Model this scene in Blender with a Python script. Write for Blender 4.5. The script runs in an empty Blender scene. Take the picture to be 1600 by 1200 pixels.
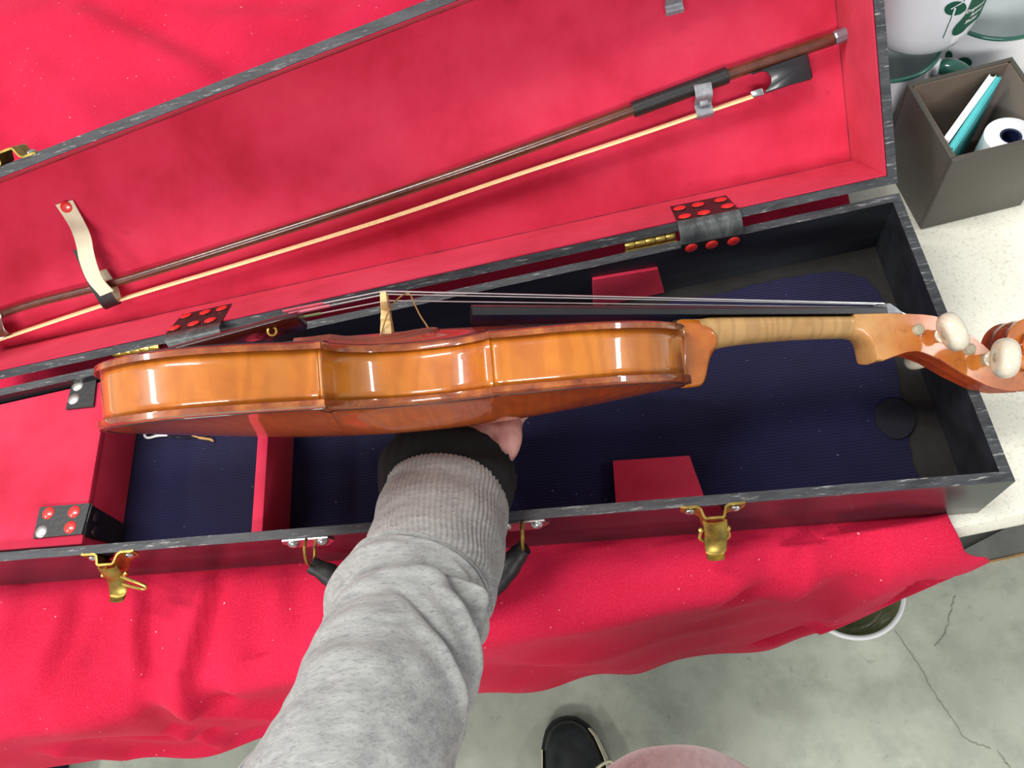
import bpy, bmesh, math, random
from mathutils import Vector, Matrix, noise
random.seed(7)
SC = bpy.context.scene
COL = SC.collection
# ------------------------------------------------------------------ camera
FPX = 1229.876
R3 = Matrix(((0.9823895610751743, -0.08534264364454663, -0.16621487137523613),
             (-0.1515520414419571, -0.8842693531245489, -0.44170090543202106),
             (-0.10928279382090159, 0.4591125616887996, -0.8816308335546386)))
CAM = Vector((-0.2398647341933273, -0.14152720198773946, 0.49979704277795045))
cam = bpy.data.cameras.new('camera'); cam_o = bpy.data.objects.new('camera', cam); COL.objects.link(cam_o)
m = Matrix((R3[0], -R3[1], -R3[2])).transposed().to_4x4(); m.translation = CAM
cam_o.matrix_world = m
cam.sensor_width = 36; cam.sensor_fit = 'HORIZONTAL'; cam.lens = FPX / 1600 * 36
cam.clip_start = 0.02; cam.clip_end = 50
SC.camera = cam_o
# ------------------------------------------------------------------ world, lamps, exposure
SC.view_settings.view_transform = 'Standard'; SC.view_settings.look = 'None'
SC.view_settings.exposure = 0.13; SC.view_settings.gamma = 1.0
SC.view_settings.use_curve_mapping = False
w = bpy.data.worlds.new('room_light'); SC.world = w; w.use_nodes = True
w.node_tree.nodes['Background'].inputs[0].default_value = (0.90, 0.96, 1.0, 1)
w.node_tree.nodes['Background'].inputs[1].default_value = 0.43
def lamp(name, loc, target, sx, sy, power, col=(1, 0.98, 0.95), roll=0.0):
    l = bpy.data.lights.new(name, 'AREA'); l.shape = 'RECTANGLE'; l.size = sx; l.size_y = sy
    l.energy = power; l.color = col
    o = bpy.data.objects.new(name, l); COL.objects.link(o); o.location = loc
    d = Vector(target) - Vector(loc)
    o.rotation_euler = (d.to_track_quat('-Z', 'Y') @ Matrix.Rotation(roll, 3, 'Z').to_quaternion()).to_euler()
    return o
lamp('ceiling_tube', (-1.35, 0.35, 2.45), (-1.1, 0.25, -0.8), 0.20, 1.8, 62)
lamp('ceiling_tube', (-2.95, -0.30, 2.1), (-0.4, 0.0, 0.0), 0.22, 1.0, 28, roll=math.pi / 2)
lamp('ceiling_tube', (2.65, -0.54, 1.95), (-0.3, 0.0, 0.0), 0.20, 0.7, 15, roll=math.pi / 2)
lamp('ceiling_tube', (-0.85, -2.5, 1.75), (-0.45, -0.3, -0.3), 2.0, 0.4, 70)

# ------------------------------------------------------------------ helpers
def px_on(u, v, n, o):
    """point where the sight line of photo pixel (u, v) meets the plane (o, n)"""
    d = R3.transposed() @ Vector(((u - 800) / FPX, (v - 600) / FPX, 1))
    n = Vector(n); return CAM + d * ((Vector(o) - CAM).dot(n) / d.dot(n))
def pz(u, v, z): return px_on(u, v, (0, 0, 1), (0, 0, z))
def pd(u, v, depth):
    return CAM + R3.transposed() @ Vector(((u - 800) / FPX, (v - 600) / FPX, 1)) * depth
def lerp(a, b, t): return a + (b - a) * t
def sstep(a, b, x):
    t = min(1, max(0, (x - a) / (b - a))) if a != b else float(x > a); return t * t * (3 - 2 * t)
def interp(tab, x):
    if x <= tab[0][0]: return tab[0][1]
    for (x0, y0), (x1, y1) in zip(tab, tab[1:]):
        if x <= x1: return y0 + (y1 - y0) * (x - x0) / (x1 - x0) if x1 > x0 else y1
    return tab[-1][1]
def spline(pts, n):
    """Catmull-Rom through the points, n samples"""
    P = [Vector(p) for p in pts]; P = [2 * P[0] - P[1]] + P + [2 * P[-1] - P[-2]]
    out = []; k = len(P) - 3
    for i in range(n):
        f = i / (n - 1) * k; j = min(int(f), k - 1); t = f - j
        a, b, c, d = P[j:j + 4]
        out.append(0.5 * (2 * b + (c - a) * t + (2 * a - 5 * b + 4 * c - d) * t * t + (3 * b - a - 3 * c + d) * t ** 3))
    return out

class MB:
    def __init__(self): self.v = []; self.f = []; self.mi = []
    def add(self, vs, fs, mi=0):
        o = len(self.v); self.v += [Vector(p) for p in vs]
        self.f += [[i + o for i in f] for f in fs]; self.mi += [mi] * len(fs); return self
    def box(self, c, s, M=None, mi=0, bev=0.0):
        bm = bmesh.new(); bmesh.ops.create_cube(bm, size=1)
        for q in bm.verts: q.co = Vector((q.co.x * s[0], q.co.y * s[1], q.co.z * s[2]))
        if bev: bmesh.ops.bevel(bm, geom=bm.edges[:], offset=bev, segments=2, profile=0.5, affect='EDGES')
        bm.verts.index_update()
        vs = [(M @ q.co if M else q.co) + Vector(c) for q in bm.verts]
        self.add(vs, [[x.index for x in f.verts] for f in bm.faces], mi); bm.free(); return self
    def tube(self, path, rad, seg=10, caps=True, mi=0, flat=1.0, up=None):
        P = [Vector(p) for p in path]; n = len(P); vs = []; fs = []
        rr = rad if isinstance(rad, (list, tuple)) else [rad] * n
        t0 = (P[1] - P[0]).normalized()
        nrm = Vector(up) if up else (Vector((0, 0, 1)) if abs(t0.z) < 0.9 else Vector((1, 0, 0)))
        for i in range(n):
            t = (P[min(i + 1, n - 1)] - P[max(i - 1, 0)]).normalized()
            nrm = (nrm - t * nrm.dot(t)).normalized(); b = t.cross(nrm)
            for j in range(seg):
                a = 2 * math.pi * j / seg
                vs.append(P[i] + (nrm * math.cos(a) * flat + b * math.sin(a)) * rr[i])
        for i in range(n - 1):
            for j in range(seg):
                fs.append([i * seg + j, i * seg + (j + 1) % seg, (i + 1) * seg + (j + 1) % seg, (i + 1) * seg + j])
        if caps: fs.append(list(range(seg))[::-1]); fs.append([(n - 1) * seg + j for j in range(seg)])
        return self.add(vs, fs, mi)
    def lathe(self, prof, seg=32, c=(0, 0, 0), M=None, mi=0):
        """profile of (radius, height) revolved about local z"""
        vs = []; fs = []; c = Vector(c); k = len(prof)
        for r, h in prof:
            for j in range(seg):
                a = 2 * math.pi * j / seg; q = Vector((r * math.cos(a), r * math.sin(a), h))
                vs.append((M @ q if M else q) + c)
        for i in range(k - 1):
            for j in range(seg):
                fs.append([i * seg + j, i * seg + (j + 1) % seg, (i + 1) * seg + (j + 1) % seg, (i + 1) * seg + j])
        return self.add(vs, fs, mi)
    def loft(self, rings, closed=True, caps=True, mi=0):
        n = len(rings[0]); vs = [p for r in rings for p in r]; fs = []
        for i in range(len(rings) - 1):
            for j in range(n if closed else n - 1):
                fs.append([i * n + j, i * n + (j + 1) % n, (i + 1) * n + (j + 1) % n, (i + 1) * n + j])
        if caps and closed:
            fs.append(list(range(n))[::-1]); fs.append([(len(rings) - 1) * n + j for j in range(n)])
        return self.add(vs, fs, mi)
    def prism(self, bot, top, mi=0): return self.loft([bot, top], True, True, mi)
    def grid(self, fn, nu, nv, mi=0):
        vs = [fn(i / (nu - 1), j / (nv - 1)) for i in range(nu) for j in range(nv)]
        fs = [[i * nv + j, i * nv + j + 1, (i + 1) * nv + j + 1, (i + 1) * nv + j] for i in range(nu - 1) for j in range(nv - 1)]
        return self.add(vs, fs, mi)
    def build(self, name, mats, parent=None, smooth=40, bevel=0.0, thick=0.0, sub=0, loc=None, weld=True):
        """link as ONE mesh object; vertices are given in world space (or in the parent's space if loc == 'local')"""
        bm = bmesh.new(); vv = [bm.verts.new(p) for p in self.v]
        for f, k in zip(self.f, self.mi):
            try: q = bm.faces.new([vv[i] for i in f]); q.material_index = k
            except ValueError: pass
        if weld: bmesh.ops.remove_doubles(bm, verts=bm.verts[:], dist=1e-6)
        bmesh.ops.recalc_face_normals(bm, faces=bm.faces[:])
        if thick:
            bm.normal_update(); bnd = [e for e in bm.edges if len(e.link_faces) == 1]; fs0 = bm.faces[:]
            nv = {q: bm.verts.new(q.co - q.normal * thick) for q in bm.verts[:]}
            for q in fs0:
                k = bm.faces.new([nv[x] for x in reversed(q.verts)]); k.material_index = q.material_index
            for e in bnd:
                a, b = e.verts
                try: bm.faces.new((a, b, nv[b], nv[a]))
                except ValueError: pass
            bmesh.ops.recalc_face_normals(bm, faces=bm.faces[:])
        if bevel:
            es = [e for e in bm.edges if len(e.link_faces) == 2 and e.calc_face_angle(0) > 0.6]
            bmesh.ops.bevel(bm, geom=es, offset=bevel, segments=2, profile=0.5, affect='EDGES', clamp_overlap=True)
        me = bpy.data.meshes.new(name); bm.to_mesh(me); bm.free()
        for mm in (mats if isinstance(mats, (list, tuple)) else [mats]): me.materials.append(mm)
        return link(name, me, parent, smooth, loc, sub)
def root_loc(o):
    p = Vector((0, 0, 0))
    while o: p += o.location; o = o.parent
    return p
def link(name, me, parent=None, smooth=40, loc=None, sub=0):
    if smooth:
        for p in me.polygons: p.use_smooth = True
        if smooth < 180: me.set_sharp_from_angle(angle=math.radians(smooth))
    o = bpy.data.objects.new(name, me); COL.objects.link(o)
    if parent is not None:
        o.parent = parent
        if loc != 'local': me.transform(Matrix.Translation(-root_loc(parent)))
    elif loc is not None and loc != 'local':
        me.transform(Matrix.Translation(-Vector(loc))); o.location = loc
    if sub:
        s = o.modifiers.new('smooth', 'SUBSURF'); s.levels = sub; s.render_levels = sub
    return o
def tag(o, label=None, cat=None, group=None, kind=None):
    if label: o['label'] = label
    if cat: o['category'] = cat
    if group: o['group'] = group
    if kind: o['kind'] = kind
    return o
def thing(name, label, cat, loc, group=None, rot=None):
    o = bpy.data.objects.new(name, None); COL.objects.link(o); o.location = loc; o.empty_display_size = 0.02
    if rot is not None: o.rotation_mode = 'QUATERNION'; o.rotation_quaternion = rot.to_quaternion()
    return tag(o, label, cat, group)
def place(me, name, parent, M, mats=None):
    """another object sharing the mesh me, at world matrix M under parent (parents carry no rotation here)"""
    o = bpy.data.objects.new(name, me); COL.objects.link(o); o.parent = parent
    o.matrix_local = Matrix.Translation(-root_loc(parent)) @ M
    return o
def frame_M(o, x, y, z):
    M = Matrix((x, y, z)).transposed().to_4x4(); M.translation = o; return M

# ------------------------------------------------------------------ materials
class NT:
    def __init__(self, name):
        self.m = bpy.data.materials.new(name); self.m.use_nodes = True; self.t = self.m.node_tree
        self.b = self.t.nodes['Principled BSDF']
        self.tc = self.t.nodes.new('ShaderNodeTexCoord')
    def n(self, typ, **k):
        o = self.t.nodes.new(typ)
        for a, v in k.items():
            if a in o.inputs: o.inputs[a].default_value = v
            else: setattr(o, a, v)
        return o
    def l(self, a, b): self.t.links.new(a, b)
    def coords(self, scale=(1, 1, 1), rot=(0, 0, 0)):
        mp = self.n('ShaderNodeMapping'); mp.inputs['Scale'].default_value = scale; mp.inputs['Rotation'].default_value = rot
        self.l(self.tc.outputs['Object'], mp.inputs[0]); return mp.outputs[0]
    def noise(self, scale, detail=4, rough=0.55, co=None, dist=0):
        o = self.n('ShaderNodeTexNoise'); o.inputs['Scale'].default_value = scale; o.inputs['Detail'].default_value = detail
        o.inputs['Roughness'].default_value = rough; o.inputs['Distortion'].default_value = dist
        self.l(co or self.tc.outputs['Object'], o.inputs['Vector']); return o.outputs[0]
    def ramp(self, src, stops):
        r = self.n('ShaderNodeValToRGB'); e = r.color_ramp.elements
        while len(e) < len(stops): e.new(0.5)
        for q, (p, c) in zip(e, stops): q.position = p; q.color = (*c, 1) if len(c) == 3 else c
        self.l(src, r.inputs[0]); return r.outputs[0]
    def mix(self, fac, a, b, mode='MIX'):
        o = self.n('ShaderNodeMix'); o.data_type = 'RGBA'; o.blend_type = mode
        for s, i in ((fac, 0), (a, 6), (b, 7)):
            if isinstance(s, (int, float)): o.inputs[i].default_value = s
            elif isinstance(s, tuple): o.inputs[i].default_value = (*s, 1) if len(s) == 3 else s
            else: self.l(s, o.inputs[i])
        return o.outputs[2]
    def bump(self, src, strength=0.3, dist=0.001):
        b = self.n('ShaderNodeBump'); b.inputs['Strength'].default_value = strength; b.inputs['Distance'].default_value = dist
        self.l(src, b.inputs['Height'])
        old = self.b.inputs['Normal'].links
        if old: self.l(old[0].from_socket, b.inputs['Normal'])
        self.l(b.outputs[0], self.b.inputs['Normal'])
    def col(self, s):
        if isinstance(s, tuple): self.b.inputs['Base Color'].default_value = (*s, 1)
        else: self.l(s, self.b.inputs['Base Color'])
    def set(self, **k):
        for a, v in k.items(): self.b.inputs[a.replace('_', ' ')].default_value = v
        return self
def lin(r, g, b):
    f = lambda c: (c / 255 / 12.92) if c <= 10 else ((c / 255 + 0.055) / 1.055) ** 2.4
    return (f(r), f(g), f(b))
def plain(name, c, rough=0.5, metal=0.0, var=0.12, scale=60, coat=0.0, bump=0.0, **k):
    t = NT(name); nz = t.noise(scale, 4)
    a = tuple(x * (1 - var) for x in c); b = tuple(min(1, x * (1 + var)) for x in c)
    t.col(t.ramp(nz, [(0.35, a), (0.65, b)])); t.set(Roughness=rough, Metallic=metal)
    if coat: t.set(Coat_Weight=coat, Coat_Roughness=0.08)
    if bump: t.bump(nz, bump, 0.0006)
    t.set(**k); return t.m

def mat_red_cloth():
    t = NT('red_felt_cloth'); n1 = t.noise(9, 5); n2 = t.noise(900, 2)
    c = t.ramp(n1, [(0.3, lin(180, 11, 48)), (0.7, lin(200, 28, 66))])
    c = t.mix(t.ramp(n2, [(0.4, (0, 0, 0)), (0.75, (0.35, 0.35, 0.35))]), c, lin(232, 58, 92))
    sp = t.ramp(t.noise(330, 1, 0.3), [(0.80, (0, 0, 0)), (0.815, (1, 1, 1))])
    c = t.mix(sp, c, lin(250, 170, 180))
    t.col(c); t.set(Roughness=0.9, Sheen_Weight=0.06, Sheen_Roughness=0.4, Specular_IOR_Level=0.2)
    t.b.inputs['Sheen Tint'].default_value = (1, 0.45, 0.55, 1)
    t.bump(n2, 0.25, 0.0004); return t.m
def mat_lining():
    t = NT('faded_red_lining'); n1 = t.noise(14, 6, 0.6); n2 = t.noise(55, 4)
    c = t.ramp(n1, [(0.28, lin(174, 26, 50)), (0.5, lin(198, 42, 72)), (0.75, lin(207, 57, 84))])
    c = t.mix(t.ramp(n2, [(0.7, (0, 0, 0)), (0.82, (0.5, 0.5, 0.5))]), c, lin(150, 20, 40))
    wv = t.n('ShaderNodeTexWave'); wv.inputs['Scale'].default_value = 420; wv.inputs['Distortion'].default_value = 1.5
    t.l(t.coords((1, 0.6, 0.6), (0, 0, 0.6)), wv.inputs['Vector'])
    c = t.mix(t.ramp(wv.outputs[1], [(0.2, (0, 0, 0)), (1, (0.12, 0.12, 0.12))]), c, lin(236, 90, 110))
    t.col(c); t.set(Roughness=0.9, Sheen_Weight=0.05, Specular_IOR_Level=0.2); t.bump(wv.outputs[1], 0.15, 0.0003); return t.m
def mat_black_wood(gloss):
    t = NT('black_painted_wood' if not gloss else 'black_lacquer'); n1 = t.noise(30, 5, co=t.coords((0.25, 1.5, 1.5)))
    c = t.ramp(n1, [(0.3, lin(20, 21, 24)), (0.7, lin(42, 44, 50))])
    t.col(c); t.set(Roughness=0.24 if gloss else 0.42, Coat_Weight=0.3 if gloss else 0.12, Coat_Roughness=0.15)
    t.bump(n1, 0.15, 0.0006); t.set(Specular_IOR_Level=0.32 if gloss else 0.5); return t.m
def mat_rim():
    t = NT('worn_black_rim'); n1 = t.noise(90, 6, 0.7, co=t.coords((0.3, 1.6, 1.6))); n2 = t.noise(420, 5, 0.75, co=t.coords((0.14, 1.2, 1.2)))
    c = t.ramp(n1, [(0.3, lin(30, 31, 34)), (0.7, lin(72, 74, 78))])
    c = t.mix(t.ramp(n2, [(0.575, (0, 0, 0)), (0.69, (0.85, 0.85, 0.85))]), c, lin(165, 165, 162))
    c = t.mix(t.ramp(t.noise(120, 5, 0.6, co=t.coords((0.35, 1, 1))), [(0.66, (0, 0, 0)), (0.72, (0.9, 0.9, 0.9))]), c, lin(18, 18, 22))
    t.col(c); t.set(Roughness=0.5); t.bump(n2, 0.5, 0.0008); return t.m
def mat_corduroy():
    t = NT('navy_corduroy'); wv = t.n('ShaderNodeTexWave'); wv.bands_direction = 'Y'
    wv.inputs['Scale'].default_value = 130; wv.inputs['Distortion'].default_value = 1.2; wv.inputs['Detail'].default_value = 2; wv.inputs['Detail Scale'].default_value = 3
    t.l(t.coords((0.15, 1, 1)), wv.inputs['Vector'])
    n1 = t.noise(11, 4); c = t.ramp(n1, [(0.3, lin(14, 12, 38)), (0.7, lin(24, 22, 62))])
    c = t.mix(t.ramp(wv.outputs[1], [(0, (0.35, 0.35, 0.35)), (0.6, (0, 0, 0))]), c, lin(10, 9, 28))
    c = t.mix(t.ramp(t.noise(400, 1, 0.2), [(0.80, (0, 0, 0)), (0.815, (0.5, 0.5, 0.5))]), c, lin(130, 125, 150))
    t.col(c); t.set(Roughness=0.85, Sheen_Weight=0.25, Specular_IOR_Level=0.15); t.bump(wv.outputs[1], 0.35, 0.0008); return t.m
def mat_varnish(name, stops, flame, scale=18, axis=(1, 0.25, 0.25), coat=1.0, rough=0.32, fl=0.5):
    t = NT(name); n1 = t.noise(scale, 5, 0.6); c = t.ramp(n1, stops)
    if flame:
        wv = t.n('ShaderNodeTexWave'); wv.inputs['Scale'].default_value = flame[0]; wv.inputs['Distortion'].default_value = flame[1]
        wv.inputs['Detail'].default_value = 3; wv.inputs['Detail Scale'].default_value = 1.6
        t.l(t.coords(axis, (0, 0, flame[2])), wv.inputs['Vector'])
        c = t.mix(t.ramp(wv.outputs[1], [(0.1, (fl, fl, fl)), (0.75, (0, 0, 0))]), c, tuple(x * 0.55 for x in stops[0][1]))
    n3 = t.noise(75, 5, 0.7); c = t.mix(t.ramp(n3, [(0.68, (0, 0, 0)), (0.76, (0.7, 0.7, 0.7))]), c, lin(92, 38, 14))
    t.col(c); t.set(Roughness=rough, Coat_Weight=coat, Coat_Roughness=0.045, Coat_IOR=1.55)
    t.bump(t.noise(240, 3), 0.07, 0.0008); return t.m
def mat_pegbox():
    t = NT('pegbox_varnish'); n1 = t.noise(40, 5, 0.6); sx = t.n('ShaderNodeSeparateXYZ'); t.l(t.tc.outputs['Object'], sx.inputs[0])
    c = t.ramp(n1, [(0.3, lin(158, 74, 22)), (0.55, lin(182, 98, 32)), (0.75, lin(196, 118, 44))])
    ad = t.n('ShaderNodeMath'); ad.operation = 'MULTIPLY_ADD'; t.l(t.noise(70, 4), ad.inputs[0]); ad.inputs[1].default_value = 0.05; t.l(sx.outputs[0], ad.inputs[2])
    mr = t.n('ShaderNodeMapRange'); t.l(ad.outputs[0], mr.inputs[0]); mr.inputs[1].default_value = 0.463; mr.inputs[2].default_value = 0.512
    c = t.mix(mr.outputs[0], t.ramp(n1, [(0.3, lin(164, 120, 70)), (0.7, lin(190, 148, 94))]), c)
    c = t.mix(t.ramp(t.noise(62, 5, 0.7), [(0.62, (0, 0, 0)), (0.74, (0.6, 0.6, 0.6))]), c, lin(116, 58, 34))
    t.col(c); t.set(Roughness=0.36, Coat_Weight=0.35, Coat_Roughness=0.10); return t.m
def mat_heather():
    t = NT('grey_heather_fleece'); n1 = t.noise(230, 6, 0.75, co=t.coords((0.22, 1, 1), (0, 0, 0.15))); n2 = t.noise(900, 3, 0.7, co=t.coords((0.3, 1, 1)))
    c = t.ramp(n1, [(0.3, lin(134, 135, 134)), (0.5, lin(158, 158, 155)), (0.7, lin(176, 176, 172))])
    c = t.mix(t.ramp(n2, [(0.54, (0, 0, 0)), (0.70, (0.6, 0.6, 0.6))]), c, lin(100, 103, 106))
    t.col(c); t.set(Roughness=0.95, Sheen_Weight=0.2, Specular_IOR_Level=0.15); t.bump(n2, 0.3, 0.0006); return t.m
def mat_concrete():
    t = NT('sealed_concrete'); n1 = t.noise(2.6, 7, 0.65); n2 = t.noise(14, 6, 0.7); n3 = t.noise(45, 4)
    c = t.ramp(n1, [(0.3, lin(164, 168, 153)), (0.5, lin(188, 193, 177)), (0.72, lin(206, 209, 193))])
    c = t.mix(t.ramp(n2, [(0.36, (0.75, 0.75, 0.75)), (0.56, (0, 0, 0))]), c, lin(158, 162, 148))
    c = t.mix(t.ramp(n3, [(0.66, (0, 0, 0)), (0.76, (0.6, 0.6, 0.6))]), c, lin(124, 126, 114))
    t.col(c); t.set(Roughness=0.5); t.bump(n2, 0.08, 0.002); return t.m
def mat_laminate():
    t = NT('speckled_cream_laminate'); n2 = t.noise(420, 2, 0.5)
    c = t.ramp(n2, [(0.3, lin(214, 208, 190)), (0.42, lin(231, 228, 212)), (0.62, lin(236, 233, 218)), (0.7, lin(222, 214, 194))])
    t.col(c); t.set(Roughness=0.35, Coat_Weight=0.15); return t.m

M_cloth = mat_red_cloth(); M_lin = mat_lining(); M_blk = mat_black_wood(False); M_lac = mat_black_wood(True); M_rim = mat_rim()
M_cord = mat_corduroy(); M_heather = mat_heather(); M_conc = mat_concrete(); M_lam = mat_laminate()
M_rib = mat_varnish('amber_varnish', [(0.3, lin(158, 76, 14)), (0.5, lin(188, 106, 22)), (0.72, lin(202, 126, 34))], (26, 14, 0.1), fl=0.20)
M_back = mat_varnish('flamed_back_varnish', [(0.3, lin(158, 62, 14)), (0.55, lin(184, 82, 18)), (0.75, lin(196, 98, 24))], (44, 10, 0.5), axis=(1, 0.35, 0.35), fl=0.22, rough=0.4)
M_top = mat_varnish('red_brown_top_varnish', [(0.3, lin(150, 48, 26)), (0.55, lin(172, 62, 34)), (0.75, lin(186, 84, 44))], None)
M_edge = mat_varnish('worn_edge_varnish', [(0.3, lin(104, 42, 15)), (0.5, lin(142, 68, 22)), (0.75, lin(186, 112, 42))], None, scale=90)
M_neck = mat_varnish('bare_flamed_neck', [(0.3, lin(158, 120, 72)), (0.55, lin(184, 146, 94)), (0.75, lin(198, 162, 110))], (40, 13, 0.12), axis=(1, 0.25, 0.25), coat=0.25, rough=0.4, fl=0.3)
M_peg = mat_varnish('scroll_varnish', [(0.3, lin(160, 78, 20)), (0.55, lin(190, 106, 30)), (0.75, lin(204, 124, 40))], None, scale=40)
M_pbx = mat_pegbox()
M_scr = mat_varnish('dark_scroll_varnish', [(0.3, lin(108, 34, 16)), (0.55, lin(140, 54, 22)), (0.75, lin(166, 80, 32))], None, scale=40)
M_ebony = plain('ebony', lin(34, 34, 37), 0.32, coat=0.3)
M_tail = plain('dark_rosewood', lin(60, 26, 26), 0.3, coat=0.5)
M_maple = plain('pale_maple', lin(226, 196, 138), 0.5, scale=200)
M_cordb = plain('tan_cord', lin(168, 128, 76), 0.7)
M_brass = plain('brass', lin(214, 184, 96), 0.28, 0.9, var=0.25, scale=180)
M_brass_old = plain('tarnished_brass', lin(158, 134, 66), 0.4, 0.85, var=0.35, scale=140)
M_steel = plain('nickel', lin(200, 200, 200), 0.25, 0.95)
M_grey = plain('grey_plated_steel', lin(142, 145, 150), 0.5, 0.35, var=0.2, scale=220)
M_silver = plain('grey_pearl_screw', lin(120, 116, 124), 0.25, 0.3, coat=0.5)
M_string = plain('steel_string', lin(214, 214, 214), 0.25, 0.7)
M_leath = plain('black_leather', lin(28, 27, 28), 0.48, bump=0.4, scale=300)
M_tape = NT('crinkled_black_tape')
_n = M_tape.noise(70, 5, 0.6, co=M_tape.coords((1, 0.35, 0.35), (0, 0, 0.7)), dist=1.2)
M_tape.col(M_tape.ramp(_n, [(0.3, lin(44, 47, 48)), (0.7, lin(88, 92, 92))])); M_tape.set(Roughness=0.4); M_tape.bump(_n, 0.9, 0.002); M_tape = M_tape.m
M_stud_r = plain('red_enamel', lin(222, 46, 40), 0.28, coat=0.6)
M_stud_s = plain('steel_tack', lin(206, 202, 196), 0.3, 0.8)
M_stud_k = plain('black_tack', lin(30, 28, 28), 0.35, coat=0.3)
M_bowwood = plain('pernambuco_stick', lin(84, 44, 30), 0.3, var=0.3, scale=90, coat=0.6)
M_hair = plain('bow_hair', lin(236, 206, 150), 0.5, scale=400)
M_webbing = plain('cream_elastic', lin(208, 200, 172), 0.85, var=0.18, scale=26)
M_blkfab = plain('black_knit', lin(18, 17, 19), 0.95, scale=500, bump=0.5)
M_pearl = NT('pearl_plastic')
M_pearl.col(M_pearl.ramp(M_pearl.noise(45, 4), [(0.3, lin(188, 178, 154)), (0.7, lin(220, 213, 196))])); M_pearl.set(Roughness=0.18, Coat_Weight=0.8, Subsurface_Weight=0.3, Subsurface_Scale=0.006); M_pearl = M_pearl.m
M_peggrey = plain('worn_peg_shaft', lin(156, 146, 124), 0.35, scale=200)
M_skin = NT('skin'); _n = M_skin.noise(120, 5)
M_skin.col(M_skin.ramp(_n, [(0.35, lin(214, 150, 142)), (0.65, lin(234, 180, 168))])); M_skin.set(Roughness=0.5, Subsurface_Weight=0.15, Subsurface_Scale=0.006)
M_skin.bump(M_skin.noise(260, 4, 0.7), 0.2, 0.0006); M_skin = M_skin.m
M_pink = NT('dusty_pink_heather')
_n = M_pink.noise(150, 4, 0.7, co=M_pink.coords((1.4, 0.25, 0.4)))
M_pink.col(M_pink.ramp(_n, [(0.3, lin(172, 140, 140)), (0.7, lin(206, 180, 176))])); M_pink.set(Roughness=0.95, Sheen_Weight=0.4); M_pink = M_pink.m
M_boxo = plain('dark_brown_leatherette', lin(74, 70, 63), 0.38, var=0.06, bump=0.3, scale=500)
M_boxi = plain('brown_suede', lin(96, 78, 62), 0.95, scale=40, Sheen_Weight=0.4)
M_paper = plain('white_paper', lin(238, 240, 242), 0.7, var=0.03)
M_teal = plain('teal_cover', lin(86, 188, 190), 0.4, var=0.08)
M_navyc = plain('navy_core', lin(18, 24, 60), 0.5)
M_mug = plain('white_enamel', lin(226, 226, 232), 0.16, var=0.02, coat=0.5)
M_mugi = plain('pale_grey_enamel', lin(198, 206, 206), 0.2, var=0.03, coat=0.4)
M_green = plain('dark_green_enamel', lin(40, 92, 78), 0.18, var=0.1, coat=0.6)
M_bowl_i = plain('olive_water', lin(138, 142, 106), 0.14, var=0.3, scale=30, coat=0.6)
M_white = plain('white_plastic', lin(230, 230, 230), 0.35, var=0.03)
M_cab = plain('black_cabinet', lin(24, 24, 25), 0.5)
M_slab = plain('grey_slab', lin(118, 119, 114), 0.55, scale=30)
M_orange = plain('rusty_trim', lin(176, 134, 84), 0.7, var=0.25, scale=60)
M_sole = plain('cream_rubber', lin(214, 208, 180), 0.6)
M_shoe = plain('black_shoe_leather', lin(46, 48, 50), 0.42, var=0.3, scale=40, coat=0.25)
M_crack = plain('dark_crack', lin(136, 138, 122), 0.9)
M_board = plain('stained_bare_board', lin(22, 20, 18), 0.85, var=0.5, scale=50)
M_patch = plain('dark_navy', lin(15, 14, 27), 0.95)
M_lseam = plain('dirty_red_seam', lin(128, 22, 42), 0.9, var=0.4)
M_print = plain('dark_green_print', lin(26, 84, 64), 0.6, var=0.06, Specular_IOR_Level=0.2)
M_seam = plain('grey_thread', lin(120, 122, 124), 0.9)
M_navy = plain('navy_fabric', lin(22, 28, 70), 0.9)
# ------------------------------------------------------------------ setting: floor, counter, cloth
CW, CK, CL, CT, CH, CHI = 0.22735, 0.05662, 0.775, 0.0068, 0.0646, 0.0542   # case: width, taper, length, wall, height, inner depth
ZC = -0.0677; ZF = -0.85
floor = MB().grid(lambda a, b: Vector((-2.2 + 4.4 * a, -2.0 + 3.6 * b, ZF)), 12, 12).build('floor', M_conc)
tag(floor, kind='structure')
def ribbon(pts, wd, z):
    vs = []; fs = []
    for i, p in enumerate(pts):
        t = (pts[min(i + 1, len(pts) - 1)] - pts[max(i - 1, 0)]).normalized(); s = Vector((-t.y, t.x, 0))
        k = wd * (0.5 + 0.8 * noise.noise(p * 60 + Vector((3, 1, 2))) ** 2 + 0.2 * random.random())
        vs += [p + s * k, p - s * k]
    for i in range(len(pts) - 1): fs.append([2 * i, 2 * i + 1, 2 * i + 3, 2 * i + 2])
    return vs, fs
ck = MB()
for pl in ([(1399, 985), (1424, 1020), (1447, 1060), (1465, 1090), (1485, 1120), (1507, 1152), (1525, 1163), (1550, 1170)], [(1560, 1172), (1577, 1198), (1600, 1225)],
           [(1462, 1010), (1478, 985), (1492, 930)]):
    P = [pz(a, b, ZF + 0.0012) for a, b in pl]; P = spline(P, 40)
    P = [p + Vector((random.uniform(-1, 1), random.uniform(-1, 1), 0)) * 0.0018 for p in P]
    vs, fs = ribbon(P, 0.0008, 0); ck.add(vs, fs)
ck.build('crack', M_crack, floor)

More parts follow.
